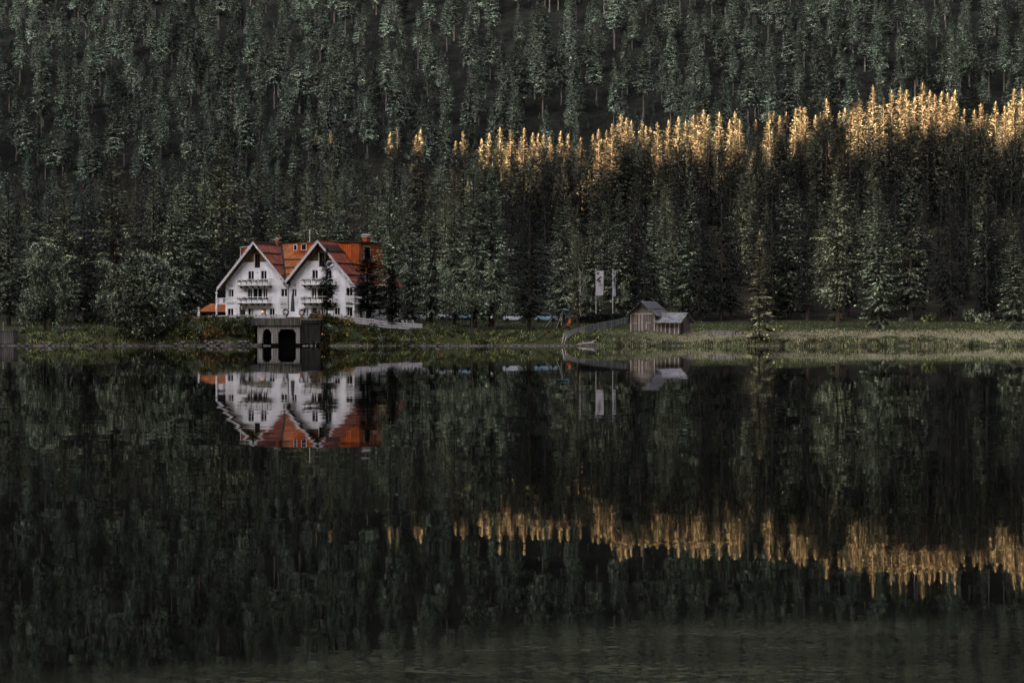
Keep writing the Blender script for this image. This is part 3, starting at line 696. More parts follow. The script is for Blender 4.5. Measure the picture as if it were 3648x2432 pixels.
def window(fr, h, parent, n=2, fmat='white_paint', depth=.2, curtain=False, sill=True, name='window'):
    a, b, c, d = h; t = .05; f = MB()
    fbox(f, fr, a, a + t, depth - .06, depth, c, d); fbox(f, fr, b - t, b, depth - .06, depth, c, d)
    fbox(f, fr, a + t, b - t, depth - .06, depth, d - t, d); fbox(f, fr, a + t, b - t, depth - .06, depth, c, c + t)
    for k in range(1, n):
        u = a + (b - a) * k / n; fbox(f, fr, u - .05, u + .05, depth - .055, depth, c + t, d - t)
    if sill: fbox(f, fr, a - .06, b + .06, -.07, .05, c - .07, c - .004)
    o = f.build(name, fmat, parent)
    p = MB(); fbox(p, fr, a + .01, b - .01, depth + .002, depth + .05, c + .01, d - .01); p.build('pane', 'glass', o)
    if curtain:
        q = MB(); w_ = (b - a) / n
        for k in range(n):
            if random.random() < .3: fbox(q, fr, a + w_ * k + .09, a + w_ * k + .09 + w_ * random.uniform(.25, .5), depth - .012, depth - .006, c + .1, d - .09)
        if q.v: q.build('curtain', 'curtain', o)
    return o
FR = lambda u, v, z: (u, v, z)
wall = MB(); board = MB(); wins = []
def gable(uc, wl, first=None):
    H = []
    L = uc - 6.35
    H += [(L + u0, L + u1, z0, z1) for u0, u1, z0, z1 in wl]
    top = lambda u: 12.05 - TAN * abs(u - uc)
    facade(wall, FR, uc - 6.35, uc + 6.35, -2.0, top, H, extra=[uc])
    att = H[-1]; zb = 9.14
    for s in (-1, 1):
        e = (12.0 - zb) / TAN - .05; hw = .57
        pts = [(uc + s * hw, -.025, zb), (uc + s * e, -.025, zb), (uc + s * hw, -.025, 12.0 - TAN * hw - .06)]
        board.prism(pts, (0, .02, 0))
    zt = att[3] + .05
    board.prism([(uc - .57, -.025, zt), (uc + .57, -.025, zt), (uc + .57, -.025, 12 - TAN * .57 - .06), (uc, -.025, 11.93), (uc - .57, -.025, 12 - TAN * .57 - .06)], (0, .02, 0))
    return H
WL1 = [(.35, 1.55, .12, 1.42), (2.8, 3.3, -.1, 1.35), (4.5, 5.6, .12, 1.4), (7.05, 8.1, .12, 1.4), (8.8, 9.85, -.1, 1.4),
       (.45, 1.6, 3.35, 4.6), (4.4, 5.35, 2.5, 4.75), (5.5, 7.35, 2.5, 4.75), (7.5, 8.4, 2.5, 4.75), (11.1, 12.35, 3.35, 4.62), (4.5, 5.7, 5.45, 7.65), (7.1, 8.25, 5.45, 7.65), (5.85, 6.95, 8.25, 10.5)]
WL2 = [(2.75, 3.8, .05, 1.4), (4.45, 5.5, .12, 1.42), (6.3, 7.1, -.2, 1.5), (8.85, 9.9, .15, 1.5), (11.05, 12.3, .1, 1.5),
       (.55, 1.5, 3.35, 4.6), (4.4, 5.35, 2.5, 4.75), (5.5, 7.35, 2.5, 4.75), (7.5, 8.4, 2.5, 4.75), (11.1, 12.3, 3.35, 4.7), (4.5, 5.65, 5.45, 7.65), (7.1, 8.25, 5.45, 7.65), (5.85, 6.95, 8.25, 10.5)]
HA = gable(-6.35, WL1); HB = gable(6.35, WL2)
# right side wall seen obliquely, left and back walls
RS = lambda u, v, z: (12.7 - v, u, z)
HR = [(1.2, 2.6, -.2, 2.0), (4.0, 5.6, -.2, 2.0), (7.2, 8.4, 0, 1.6), (10, 11.2, 0, 1.6), (2.0, 3.2, 3.0, 4.5), (5.6, 6.8, 3.0, 4.5), (9.5, 10.7, 3.2, 4.5)]
facade(wall, RS, 0, 14, -3, lambda u: 5.45, HR)
wall.poly([(-12.7, 0, -2), (-12.7, 14, -2), (-12.7, 14, 5.45), (-12.7, 0, 5.45)])
wall.poly([(-12.7, 14, -2), (12.7, 14, -2), (12.7, 14, 5.45), (-12.7, 14, 5.45)])
for uc in (-6.35, 6.35): wall.poly([(uc - 6.35, 14, 5.45), (uc + 6.35, 14, 5.45), (uc, 14, 12.05)])
wall.build('wall', 'plaster', hotel); board.build('gable_boarding', 'wood_gable', hotel)
for i, H in enumerate((HA, HB)):
    for j, h in enumerate(H):
        big = j in (6, 7, 8, 10, 11)
        o = window(FR, h, hotel, 2 if j not in (1,) else 1, 'wood_brown' if j == 12 else 'white_paint', curtain=not big and j != 12, sill=j not in (1, 4, 6, 7, 8, 10, 11) or (i == 1 and j == 4), name='window')
for h in HR: window(RS, h, hotel, 2, curtain=True)
lp = MB(); lp.lathe([(.02, -.16), (.12, -.1), (.16, 0), (.12, .1), (.02, .16)], (1.06 - 6.35 + 0, 0, 0), 10)
g_ = MB(); g_.lathe([(.02, -.2), (.12, -.14), (.17, 0), (.12, .14), (.02, .2)], (-12.7 + 7.36, .05, .85), 10); g_.build('lamp', 'lamp_glow', hotel)

def rz_(uc, u): return 12.45 - TAN * abs(u - uc)
for uc, uo, ui in ((-6.35, -13.75, -.06), (6.35, 13.75, .06)):
    r = MB(); sf = MB()
    for ue in (uo, ui):
        a, b, c, d = (uc, -1.15, 12.45), (uc, 14.7, 12.45), (ue, 14.7, rz_(uc, ue)), (ue, -1.15, rz_(uc, ue))
        r.slab(a, b, c, d, .16); 
        sh = lambda p, k=.2: (p[0], p[1] + (.02 if p[1] < 0 else -.02), p[2] - k)
        sf.slab(sh(a, .235), sh(b, .235), sh(c, .235), sh(d, .235), .1)
    ro = r.build('roof', 'tile_mauve', hotel); sf.build('soffit', 'wood_brown', ro)
    rc = MB(); rc.bar((uc, -1.16, 12.5), (uc, 14.7, 12.5), .34, .14); rc.build('ridge_cap', 'tile_mauve', ro)
    sg = MB()
    s = 1
    for du in (1.9, 3.75, 5.6):
        u = uc + s * du; sg.bar((u, -1.0, rz_(uc, u) + .13), (u, 14 if uc < 0 and False else (6.2 - du if uc < 0 else (4.2 if du < 4.9 else 12)), rz_(uc, u) + .13), .1, .2)
    sg.build('snow_guard', 'wood_dark', ro)
    bb = MB()
    for ue in (uo, ui + (.0 if uc > 0 else 0)):
        k = .46 if (ue - uc) < 0 else .32
        p0 = (uc, -1.2, 12.48 - k / 2); p1 = (ue, -1.2, rz_(uc, ue) + .03 - k / 2)
        bb.prism([(uc, -1.18, 12.55), (ue, -1.18, rz_(uc, ue) + .1), (ue, -1.18, rz_(uc, ue) + .1 - k * 1.35), (uc, -1.18, 12.55 - k * 1.35)], (0, -.06, 0))
    bb.build('bargeboard', 'grey_white', hotel)
    pu = MB()
    for zz in (11.2, 6.2):
        for s in (-1, 1):
            u = uc + s * ((12.05 - zz) / TAN - .15)
            if abs(u) > .6: pu.box(u - .1, u + .1, -1.1, 0, zz - .12, zz + .12)
    pu.build('purlin', 'wood_gable', hotel)
mr = MB()
a, b, c = Vector((-6.2, 7, 12.32)), Vector((6.2, 7, 12.32)), Vector((0, -.95, 5.95))
mr.prism([a, b, c], (0, 0, -.12)); mr.prism([(-6.2, 7.02, 12.3), (6.2, 7.02, 12.3), (6.2, 12.5, 7.0), (-6.2, 12.5, 7.0)], (0, 0, -.12))
mo = mr.build('cross_roof', 'tile_orange', hotel)
sg = MB()
def zc_(v): return 12.32 - (7 - v) * (6.37 / 7.95)
for zz in (9.5, 8.1, 6.9):
    v = 7 - (12.32 - zz) / (6.37 / 7.95); hw = 6.2 * (zz - 5.95) / 6.37
    sg.bar((-hw + .2, v - .02, zz + .1), (hw - .2, v - .02, zz + .1), .1, .18)
sg.build('snow_guard', 'wood_dark', mo)
vl = MB(); vl.bar((-6.1, 6.9, 12.32), (0, -.95, 6.02), .34, .06); vl.bar((6.1, 6.9, 12.32), (0, -.95, 6.02), .34, .06); vl.build('valley_gutter', 'dark_metal', mo)
# dormers
d = MB(); d.box(-2.15, 4.2, 4.55, 7.3, 9.7, 12.3); do = d.build('dormer', 'orange_boards', hotel)
rf = MB(); rf.box(-2.3, 4.3, 4.35, 7.4, 12.302, 12.4); rf.build('dormer_roof', 'tile_orange', do)
rf = MB(); rf.box(-2.3, 4.0, 4.38, 4.545, 9.75, 9.9); rf.box(-1.0, 1.6, 4.4, 4.545, 10.95, 11.06); rf.build('sill_board', 'wood_gable', do)
for u0, u1, z0, z1 in ((-1.95, -1.45, 11.2, 12.05), (-.42, .42, 11.25, 12.1)):
    f = MB(); f.box(u0 - .1, u1 + .1, 4.49, 4.548, z0 - .1, z1 + .1); fo_ = f.build('window', 'white_paint', do)
    f = MB(); f.box(u0, u1, 4.47, 4.488, z0, z1); f.build('pane', 'glass', fo_)
d = MB(); d.prism([(6.5, 4.3, 12.32), (11.2, 4.3, 12.2), (11.2, 4.3, 7.2)], (0, 7, 0)); do = d.build('dormer', 'orange_boards', hotel)
rf = MB(); rf.slab((6.4, 4.05, 12.5), (11.6, 4.05, 12.36), (11.6, 11.4, 12.36), (6.4, 11.4, 12.5), .14); rf.bar((11.12, 4.27, 7.4), (11.12, 4.27, 12.2), .2, .05, up=(0, 1, 0)); rf.build('dormer_roof', 'wood_dark', do)
for v0 in (5.3,):
    f = MB(); f.box(11.203, 11.26, v0, v0 + 2.1, 9.3, 11.7); f2 = f.build('window', 'grey_white', do); f = MB(); f.box(11.262, 11.28, v0 + .15, v0 + 1.95, 9.45, 11.55); f.build('pane', 'glass', f2)
d = MB(); d.prism([(-6.55, 4.3, 12.2), (-12.5, 4.3, 11.75), (-12.5, 4.3, 5.9)], (0, 7, 0)); do = d.build('dormer', 'orange_boards', hotel)
rf = MB(); rf.slab((-6.4, 4.1, 12.35), (-12.75, 4.1, 11.92), (-12.75, 11.4, 11.92), (-6.4, 11.4, 12.35), .12); rf.bar((-12.62, 4.2, 8.3), (-12.62, 4.2, 11.8), .1, .1); rf.build('dormer_roof', 'grey_white', do)
sk = MB()
p = [(12.05, 3.3), (12.9, 3.3), (12.9, 4.6), (12.05, 4.6)]
sk.slab(*[(u, v, rz_(6.35, u) + .08) for u, v in p], .06); sk.build('skylight', 'steel', hotel)
# chimneys, aerial
ch = MB(); ch.box(6.2, 7.05, 13.2, 14.0, 11.6, 13.55); co = ch.build('chimney', 'orange_boards', hotel)
cp = MB(); cp.box(6.05, 7.2, 13.05, 14.15, 13.552, 13.68); cp.prism([(5.95, 13.0, 13.92), (6.62, 13.0, 14.1), (7.3, 13.0, 13.92), (7.3, 13.0, 13.85), (5.95, 13.0, 13.85)], (0, 1.2, 0))
for uu in (6.15, 7.0): cp.box(uu, uu + .1, 13.2, 13.3, 13.68, 13.86); cp.box(uu, uu + .1, 13.9, 14.0, 13.68, 13.86)
cp.build('chimney_cap', 'grey_white', co)
ch = MB(); ch.box(-6.3, -5.7, 5.2, 5.8, 11.9, 12.85); co = ch.build('chimney', 'tile_mauve', hotel)
cp = MB(); cp.prism([(-6.6, 5.05, 13.0), (-6.5, 5.05, 13.12), (-5.9, 5.05, 13.22), (-5.35, 5.05, 13.45), (-5.4, 5.05, 13.3), (-5.9, 5.05, 13.08)], (0, .9, 0)); cp.box(-6.2, -5.8, 5.3, 5.7, 12.85, 13.1); cp.build('chimney_cap', 'grey_white', co)
an = MB(); an.tube((-.47, 7, 12.2), (-.47, 7, 14.75), .055); an.bar((-.85, 7, 14.75), (-.1, 7, 14.75), .07, .07); an.bar((-.47, 7, 12.3), (-.9, 6.3, 12.2), .08, .08); an.build('aerial', 'white_paint', hotel)
# balconies
def balcony(u0, u1, z, v=1.15):
    b = MB(); b.box(u0, u1, -v, -.003, z, z + .16)
    bo = b.build('balcony', 'white_paint', hotel)
    k = MB()
    for i in range(6):
        u = u0 + .25 + (u1 - u0 - .5) * i / 5; k.box(u - .07, u + .07, -v + .1, -.004, z - .16, z - .003); k.box(u - .07, u + .07, -.35, -.004, z - .4, z - .163)
    k.build('bracket', 'wood_brown', bo)
    r = MB(); zt = z + 1.08; nb = 6
    r.box(u0 - .04, u1 + .04, -v - .06, -v + .04, zt - .08, zt)
    for s in (u0, u1): r.box(s - .05, s + .05, -v + .042, -.004, zt - .08, zt)
    for i in range(nb + 1):
        u = u0 + (u1 - u0) * i / nb; r.box(u - .06, u + .06, -v - .045, -v + .03, z + .163, zt - .083)
        if i < nb:
            un = u + (u1 - u0) / nb; g = .17
            r.box(u + .063, un - .06 - g, -v - .02, -v + .01, z + .2, z + .66)
            r.box(u + .3, u + .42, -v - .015, -v + .005, z + .663, z + .85)
    for i in range(1, 3):
        v_ = -v + v * i / 3
        for s in (u0, u1): r.box(s - .03, s + .03, v_ - .05, v_ + .05, z + .163, zt - .083)
    for s in (u0, u1): r.box(s - .02, s + .02, -v + .15, -.3, z + .2, z + .6)
    r.build('railing', 'white_paint', bo)
    fl = MB()
    V = []; Fq = []; rs = np.random.default_rng(int(abs(u0 * 10) + z))
    for _ in range(420):
        q = np.array([rs.uniform(u0 + .1, u1 - .1), -v + .06 + rs.normal() * .04, z + .72 + rs.normal() * .13]); dd = rs.normal(size=3); dd /= np.linalg.norm(dd); kite(V, Fq, q, dd, .26, .16, rs)
    tag(obj('plants', to_mesh('plants', V, Fq, ['needles_dark']), bo), kind='stuff')
    dk = MB()
    for i in range(nb):
        un = u0 + (u1 - u0) * (i + 1) / nb; dk.box(un - .24, un - .065, -v + .012, -v + .03, z + .165, z + .8)
    dk.build('slit_shade', 'wood_dark', bo)  # dark strips added behind the railing gaps to stand for shade there
for uc in (-6.35, 6.35):
    balcony(uc - 3.35, uc + 3.1, 2.24); balcony(uc - 3.35, uc + 3.1, 5.18)
def juliet(u0, u1, z0, z1, fr=FR):
    r = MB(); v0, v1 = -.16, -.08
    fbox(r, fr, u0, u1, v0, v1, z1 - .09, z1); fbox(r, fr, u0, u1, v0, v1, z0, z0 + .14); n = max(2, round((u1 - u0) / .55))
    for i in range(n + 1):
        u = u0 + (u1 - u0) * i / n; fbox(r, fr, u - .04, u + .04, v0 + .003, v1 - .003, z0 + .14, z1 - .09)
        if i < n:
            un = u + (u1 - u0) / n
            for p, q in (((u, z0 + .14), (un, z1 - .09)), ((u, z1 - .09), (un, z0 + .14))): r.bar(fr(p[0], -.12, p[1]), fr(q[0], -.12, q[1]), .03, .1)
    fbox(r, fr, u0 + .1, u1 - .1, -.079, -.003, z0 + .02, z0 + .1)
    r.build('railing', 'white_paint', hotel)
for L in (-12.7, 0): juliet(L + .3, L + 1.75, 2.3, 3.22); juliet(L + 11.0, L + 12.45, 2.3, 3.22)
# mouldings, gutter, lamps and dotted ornament on the wall
mo_ = MB()
for L in (-12.7, 0):
    for z in (1.9, 2.15, 1.5): mo_.box(L + 11.1, L + 12.35, -.08, -.003, z, z + .07)
    for u, z in ((11.6, .95), (11.6, .65), (11.9, .65), (11.6, .4)): mo_.lathe([(.13, -.02), (.13, .0)], (L + u, -.03, z), 8)
    for u, z in ((1.1, 5.15), (1.35, 5.15), (1.25, 5.35), (12.0, 5.1), (2.1, 1.3), (6.4, 7.35)): mo_.box(L + u - .07, L + u + .07, -.05, -.003, z - .07, z + .07)
    for u, z in ((4.1, 4.5),): mo_.box(L + u - .12, L + u + .12, -.2, -.003, z - .14, z + .1)
mo_.build('wall_fitting', 'dark_metal', hotel)
dp = MB(); dp.tube((-.75, -.3, 5.3), (-.02, -.2, 4.75), .06); dp.tube((.5, -.3, 5.45), (-.02, -.2, 4.75), .06); dp.tube((-.02, -.18, 4.8), (-.02, -.14, .5), .065); dp.tube((-.02, -.14, .55), (-.35, -.3, -.3), .065)
dp.box(-.5, .35, -1.05, -.1, 5.35, 5.62); dp.build('downpipe', 'dark_metal', hotel)
# terrace corner balconies at both ends
sb = MB(); sb.box(-14.7, -12.703, 0, 5, 2.12, 2.3); so_ = sb.build('balcony', 'white_paint', hotel)
r = MB(); r.box(-14.7, -12.71, .02, .1, 3.12, 3.2); r.box(-14.7, -14.62, .1, 5, 3.12, 3.2); 
for u in np.arange(-14.6, -12.8, .3): r.box(u - .035, u + .035, .03, .09, 2.303, 3.118)
for v in np.arange(.5, 5, .35): r.box(-14.69, -14.63, v - .035, v + .035, 2.303, 3.118)
r.box(-14.1, -13.3, .04, .08, 2.4, 3.0)
r.build('railing', 'white_paint', so_)
po = MB(); po.lathe([(.17, -1.5), (.17, .3), (.14, .5), (.19, 1.6), (.14, 2.1), (.13, 3.4), (.1, 3.6), (.13, 3.75)], (-14.55, -.05, 0), 12); pl = po.build('column', 'white_paint', hotel, smooth=True)
po = MB(); po.lathe([(.03, -.24), (.16, -.18), (.24, 0), (.16, .18), (.03, .24)], (-14.55, -.05, 4.03), 12); po.build('globe_lamp', 'globe_white', pl, smooth=True)
sb = MB(); sb.box(12.703, 14.3, .3, 9.5, 2.12, 2.3); so_ = sb.build('balcony', 'white_paint', hotel)
r = MB(); r.box(14.22, 14.3, .3, 9.5, 3.12, 3.2); r.box(12.71, 14.22, .3, .38, 3.12, 3.2)
for v in np.arange(.45, 9.5, .3): r.box(14.23, 14.29, v - .05, v + .05, 2.303, 3.118)
for u in np.arange(12.85, 14.2, .3): r.box(u - .05, u + .05, .31, .37, 2.303, 3.118)
r.build('railing', 'white_paint', so_)
for v in (1.4, 4.6, 8.8):
    po = MB(); po.lathe([(.2, -2), (.2, 1.9), (.15, 2.118)], (14.1, v, 0), 10); po.build('column', 'white_paint', hotel)

# pavilion with the orange hipped roof left of the hotel
pv = thing('pavilion', 'low pavilion with an orange hipped roof left of the hotel', 'pavilion', (X(772, 333), 333, ground(X(772, 333), 333)))
b = MB(); b.box(-2.4, 2.4, -2, 2, -.3, 1.0); b.build('wall', 'wood_dark', pv)
ze = Z(1110, 330) - ground(X(772, 333), 333); zt = Z(1081, 333) - ground(X(772, 333), 333); b = MB()
e = [(-3.1, -2.6, ze), (3.1, -2.6, ze), (3.1, 2.6, ze), (-3.1, 2.6, ze)]; t1, t2 = (-1.1, 0, zt), (1.4, 0, zt)
b.poly([e[0], e[1], t2, t1]); b.poly([e[1], e[2], t2]); b.poly([e[2], e[3], t1, t2]); b.poly([e[3], e[0], t1]); b.poly(e[::-1]); b.build('roof', 'tile_orange', pv)
b = MB()
for q in e: b.tube((q[0] * .86, q[1] * .86, -.3), (q[0] * .86, q[1] * .86, ze), .09)
b.build('post', 'wood_brown', pv)
# garden lamp with a white globe
gx = X(708, 318); gl = thing('garden_lamp', 'thick white garden lamp post with a globe left of the pavilion', 'lamp', (gx, 318, ground(gx, 318)))
b = MB(); zl = Z(1103, 318) - ground(gx, 318); b.lathe([(.2, -.3), (.17, zl * .6), (.15, zl), (.08, zl + .05)], (0, 0, 0), 12); b.build('post', 'white_paint', gl)
b = MB(); b.lathe([(.03, -.2), (.15, -.15), (.22, 0), (.15, .15), (.03, .2)], (0, 0, zl + .22), 12); b.build('globe', 'globe_white', gl, smooth=True)
# white parapet with a red coping left of the hotel
wa = thing('garden_wall', 'low white garden wall with a reddish coping left of the hotel', 'wall', (X(690, 304), 304.5, Z(1142, 304)))
b = MB(); x0, x1 = X(626, 304) - X(690, 304), X(742, 304) - X(690, 304); b.hexa([(x0, 0, -.4), (x1, 0, -.2), (x1, .3, -.2), (x0, .3, -.4), (x0, 0, .5), (x1, 0, .62), (x1, .3, .62), (x0, .3, .5)]); b.build('wall', 'plaster', wa)
b = MB(); b.hexa([(x0 - .05, -.06, .503), (x1 + .05, -.06, .623), (x1 + .05, .36, .623), (x0 - .05, .36, .503), (x0 - .05, -.06, .62), (x1 + .05, -.06, .78), (x1 + .05, .36, .78), (x0 - .05, .36, .62)]); b.build('coping', 'terracotta', wa)

# rail fences
def rail_fence(label, pts, D, wood='grey_white', nr=3, postw=.16, group=None, rails_frac=(.18, .5, .84), rh=.24):
    P = [(X(a, D), Z(t, D), Z(b_, D)) for a, t, b_ in pts]
    f = thing('rail_fence', label, 'fence', (P[0][0], D, P[0][2]), group=group); ox, oz = P[0][0], P[0][2]
    for i, (x, zt, zb) in enumerate(P):
        m = MB(); m.box(x - ox - postw / 2, x - ox + postw / 2, -.02, postw - .02, zb - oz - .8, zt - oz + .12); m.build('post', 'wood_dark', f)
    for k in rails_frac:
        m = MB()
        for (xa, ta, ba), (xb, tb, bb_) in zip(P[:-1], P[1:]):
            za = ba + (ta - ba) * k - oz; zb2 = bb_ + (tb - bb_) * k - oz; j = random.uniform(-.02, .02)
            m.hexa([(xa - ox + .01, -.07, za - rh / 2 + j), (xb - ox - .01, -.07, zb2 - rh / 2 + j), (xb - ox - .01, -.024, zb2 - rh / 2 + j), (xa - ox + .01, -.024, za - rh / 2 + j),
                    (xa - ox + .01, -.07, za + rh / 2 + j), (xb - ox - .01, -.07, zb2 + rh / 2 + j), (xb - ox - .01, -.024, zb2 + rh / 2 + j), (xa - ox + .01, -.024, za + rh / 2 + j)])
        m.build('rail', wood, f)
    return f
rail_fence('white three-board rail fence falling away to the right of the hotel terrace', [(1188, 1117, 1134), (1216, 1121, 1140), (1250, 1127, 1150), (1287, 1131, 1156), (1323, 1134, 1160), (1358, 1141, 1167), (1395, 1146, 1170), (1431, 1149, 1172), (1469, 1151, 1174), (1505, 1153, 1175)], 302)
rail_fence('weathered white two-board fence along the terrace edge in front of the left gable', [(742, 1124, 1140), (775, 1123, 1139), (812, 1122, 1138), (845, 1121, 1137), (878, 1121, 1137), (912, 1121, 1137), (948, 1121, 1137), (984, 1121, 1137), (1020, 1121, 1137)], 303.5, rails_frac=(.35, .8), rh=.22)

# boathouse wall at the waterline
bx = X(917, 299.4); zt = Z(1160, 299.4)
bh = thing('boathouse', 'stained concrete boathouse wall with two dark openings below the terrace', 'boathouse', (bx, 299.4, 0))
ux = lambda p: X(p, 299.4) - bx
b = MB(); z1 = Z(1172, 299.4); zc = Z(1186, 299.4)
def pier(a, c): b.box(a, c, 0, 1.2, -.8, z1)
pier(ux(917), ux(935)); pier(ux(967), ux(990)); pier(ux(1054), ux(1068)); b.box(ux(917), ux(1068), 0, 1.2, z1 + .001, zt)
for a, c, s in ((ux(935), ux(944), 1), (ux(967), ux(957), 1), (ux(990), ux(1000), 1), (ux(1054), ux(1044), 1)): b.prism([(a, .004, z1 - .003), (c, .004, z1 - .003), (a, .004, zc)], (0, 1.1, 0))
for p0, p1 in ((914, 938), (964, 993), (1050, 1071)): pass
b.build('wall', 'concrete', bh)
b = MB()
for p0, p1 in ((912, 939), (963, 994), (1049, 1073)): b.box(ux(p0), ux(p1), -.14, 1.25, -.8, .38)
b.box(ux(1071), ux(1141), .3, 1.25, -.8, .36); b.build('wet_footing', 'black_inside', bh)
b = MB(); b.box(ux(930), ux(1060), 1.3, 1.4, -.8, zt); b.build('back_wall', 'black_inside', bh)  # black sheet standing for the shade inside the boathouse
b = MB(); z2 = Z(1133, 299); b.box(ux(895), ux(1072), -.25, 3.5, zt + .002, zt + .14)
b.build('deck', 'wood_dark', bh)
b = MB(); u = ux(897); k = 0
while u < ux(1071):
    wv = random.uniform(.22, .42); h = random.uniform(-.05, .05)
    if random.random() > .12: b.box(u, u + wv - .05, -.3, -.255, zt + .03, z2 + h)
    u += wv
b.build('board_fence', 'boards_worn', bh)
b = MB(); b.box(ux(1069.5), ux(1140), .5, 1.2, -.8, Z(1139, 299.5)); b.box(ux(1072), ux(1138), .35, .495, Z(1150, 299.5), Z(1143, 299.5)); b.build('side_wall', 'concrete_dark', bh)
b = MB(); b.box(ux(1072), ux(1141), .3, 3, Z(1139, 299.5) + .003, Z(1137, 299.5) + .05); b.build('terrace_slab', 'concrete', bh)

# closed parasols, chairs and tables on the terrace
def parasol(px, D, topy, label, zb=HZ - .1):
    x = X(px, D); z0 = ground(x, D); H = Z(topy, D) - z0
    e = thing('closed_parasol', label, 'parasol', (x, D, z0))
    m = MB(); m.tube((0, 0, -.05), (0, 0, H), .035); m.build('pole', 'white_paint', e)
    m = MB(); m.lathe([(.06, H - .05), (.15, H - .5), (.22, H * .62), (.27, H * .42), (.31, H * .24), (.2, H * .23)], (0, 0, 0), 14, sq=lambda i: 1.18 if i % 2 else .8); m.build('canopy', 'parasol_cloth', e)
    m = MB(); m.lathe([(.3, 0), (.3, .08), (.05, .12)], (0, 0, 0), 10); m.build('base', 'concrete', e)
parasol(1043, 308.5, 1040, 'tall folded grey parasol standing before the downpipe between the gables')
parasol(1137, 306.5, 1098, 'shorter folded grey parasol by the dark conifer on the terrace')
ct = thing('patio_chair', 'white patio chair', 'chair'); m = MB(); m.box(-.23, .23, -.23, .23, .42, .46); m.build('seat', 'white_paint', ct)
m = MB(); m.box(-.23, .23, .19, .23, .462, .92); m.build('backrest', 'white_paint', ct)
for sx in (-1, 1):
    for sy in (-1, 1): m = MB(); m.box(sx * .2 - .025, sx * .2 + .025, sy * .19 - .025, sy * .19 + .025, 0, .418); m.build('leg', 'white_paint', ct)
tt = thing('patio_table', 'white patio table', 'table'); m = MB(); m.box(-.55, .55, -.4, .4, .7, .75); m.build('tabletop', 'white_paint', tt)
m = MB(); m.tube((0, 0, 0), (0, 0, .699), .05); m.lathe([(.28, 0), (.25, .05), (.05, .07)], (0, 0, 0), 10); m.build('pedestal', 'steel', tt)
used = [0, 0]
def place(proto, i, px, D, rz, label, group, zz=None):
    o = proto if not used[i] else copy_tree(proto); used[i] = 1
    x = X(px, D); o.location = (x, D, ground(x, D) if zz is None else zz); o.rotation_euler = (0, 0, rz); o['label'] = label; o['group'] = group
for px, D, r in [(1092, 304, 1.2), (1110, 304.3, -2.0), (1146, 304, .6), (1157, 304.4, -2.4)]: place(ct, 0, px, D, r, 'white chair on the terrace before the right gable, above the boathouse side wall', 'chairs before the right gable')
for px, D, r in [(1268, 306, .4), (1281, 307, 2.4), (1296, 306, -.8), (1312, 307, 1.7), (1330, 306, .2), (1345, 307, 2.8), (1362, 306, 1.2), (1378, 307.2, -1.9)]: place(ct, 0, px, D, r, 'white chair behind the rail fence beside the right corner of the hotel', 'chairs by the right corner')
for px, D, r in [(1436, 312, .5), (1452, 313, 2), (1466, 312, -1), (1478, 313, 1.5)]: place(ct, 0, px, D, r, 'white chair in the shade under trees right of the hotel', 'chairs under the trees')
for px, D in [(1101, 304.4)]: place(tt, 1, px, D, .1, 'white table on the terrace before the right gable', 'terrace tables')
for px, D in [(1275, 306.8), (1304, 306.8), (1338, 306.8), (1370, 306.8)]: place(tt, 1, px, D, .1, 'white table behind the rail fence beside the right corner of the hotel', 'tables by the right corner')
for px, D in [(1459, 312.6)]: place(tt, 1, px, D, .1, 'white table in the shade under trees right of the hotel', 'tables under the trees')
# dark carved figure with raised arms by the wall
fx = X(866, 315.5); sc = thing('statue', 'dark carved figure with raised arms against the left gable wall', 'statue', (fx, 315.5, ground(fx, 315.5)))
m = MB(); m.lathe([(.42, -.3), (.40, .3), (.34, .7), (.40, 1.05), (.34, 1.25), (.12, 1.38)], (0, 0, 0), 12); m.lathe([(.04, 1.36), (.15, 1.42), (.17, 1.53), (.13, 1.65), (.03, 1.7)], (0, 0, 0), 12)
for s in (-1, 1): m.tube((s * .3, 0, 1.12), (s * .5, 0, 1.45), .13, .11); m.tube((s * .5, 0, 1.43), (s * .42, 0, 2.0), .11, .07)
m.build('body', 'wood_dark', sc)
for px, lab in ((1018, 'low dark bush in a pot under the left gable moulding'), (1075, 'dark potted plant on the terrace right of the tall parasol')):
    x = X(px, 306); e = thing('potted_plant', lab, 'plant', (x, 306, ground(x, 306))); m = MB(); m.lathe([(.2, 0), (.27, .35), (.29, .4)], (0, 0, 0), 10); m.build('pot', 'terracotta', e)
    V = []; Fq = []; rs = np.random.default_rng(int(px))
    for _ in range(160):
        dd = rs.normal(size=3); dd /= np.linalg.norm(dd); kite(V, Fq, np.array([0, 0, .8]) + dd * .35, dd, .25, .12, rs)
    obj('foliage', to_mesh('foliage', V, Fq, ['needles']), e)

# ------------------------------------------------------------------ the wooden hut
hx = X(2246, 306.9); hut = thing('wooden_hut', 'weathered timber hut with a grey shingle roof and a lower annex by the lake', 'hut', (hx, 306.9, 2.3), R(-27))
b = MB(); fz = lambda u: 4.55 - .87 * abs(u - 2.12)
b.prism([(0, 0, -.15), (4.25, 0, -.15), (4.25, 0, fz(4.25)), (2.12, 0, fz(2.12)), (0, 0, fz(0))], (0, 5.0, 0)); b.build('wall', 'wood_grey', hut)
b = MB(); b.bar((-.1, -.05, 2.78), (4.35, -.05, 2.78), .1, .14)
for u in (.05, 1.5, 2.05, 4.2): b.bar((u, -.04, -.1), (u, -.04, 2.7), .14, .08, up=(0, 1, 0))
b.bar((.55, -.04, 1.25), (1.15, -.04, 1.25), .08, .1); b.bar((2.75, -.04, 1.35), (3.45, -.04, 1.35), .08, .1); b.bar((2.75, -.04, .3), (2.75, -.04, 1.35), .08, .06, up=(0, 1, 0)); b.build('timber_frame', 'driftwood', hut)
b = MB()
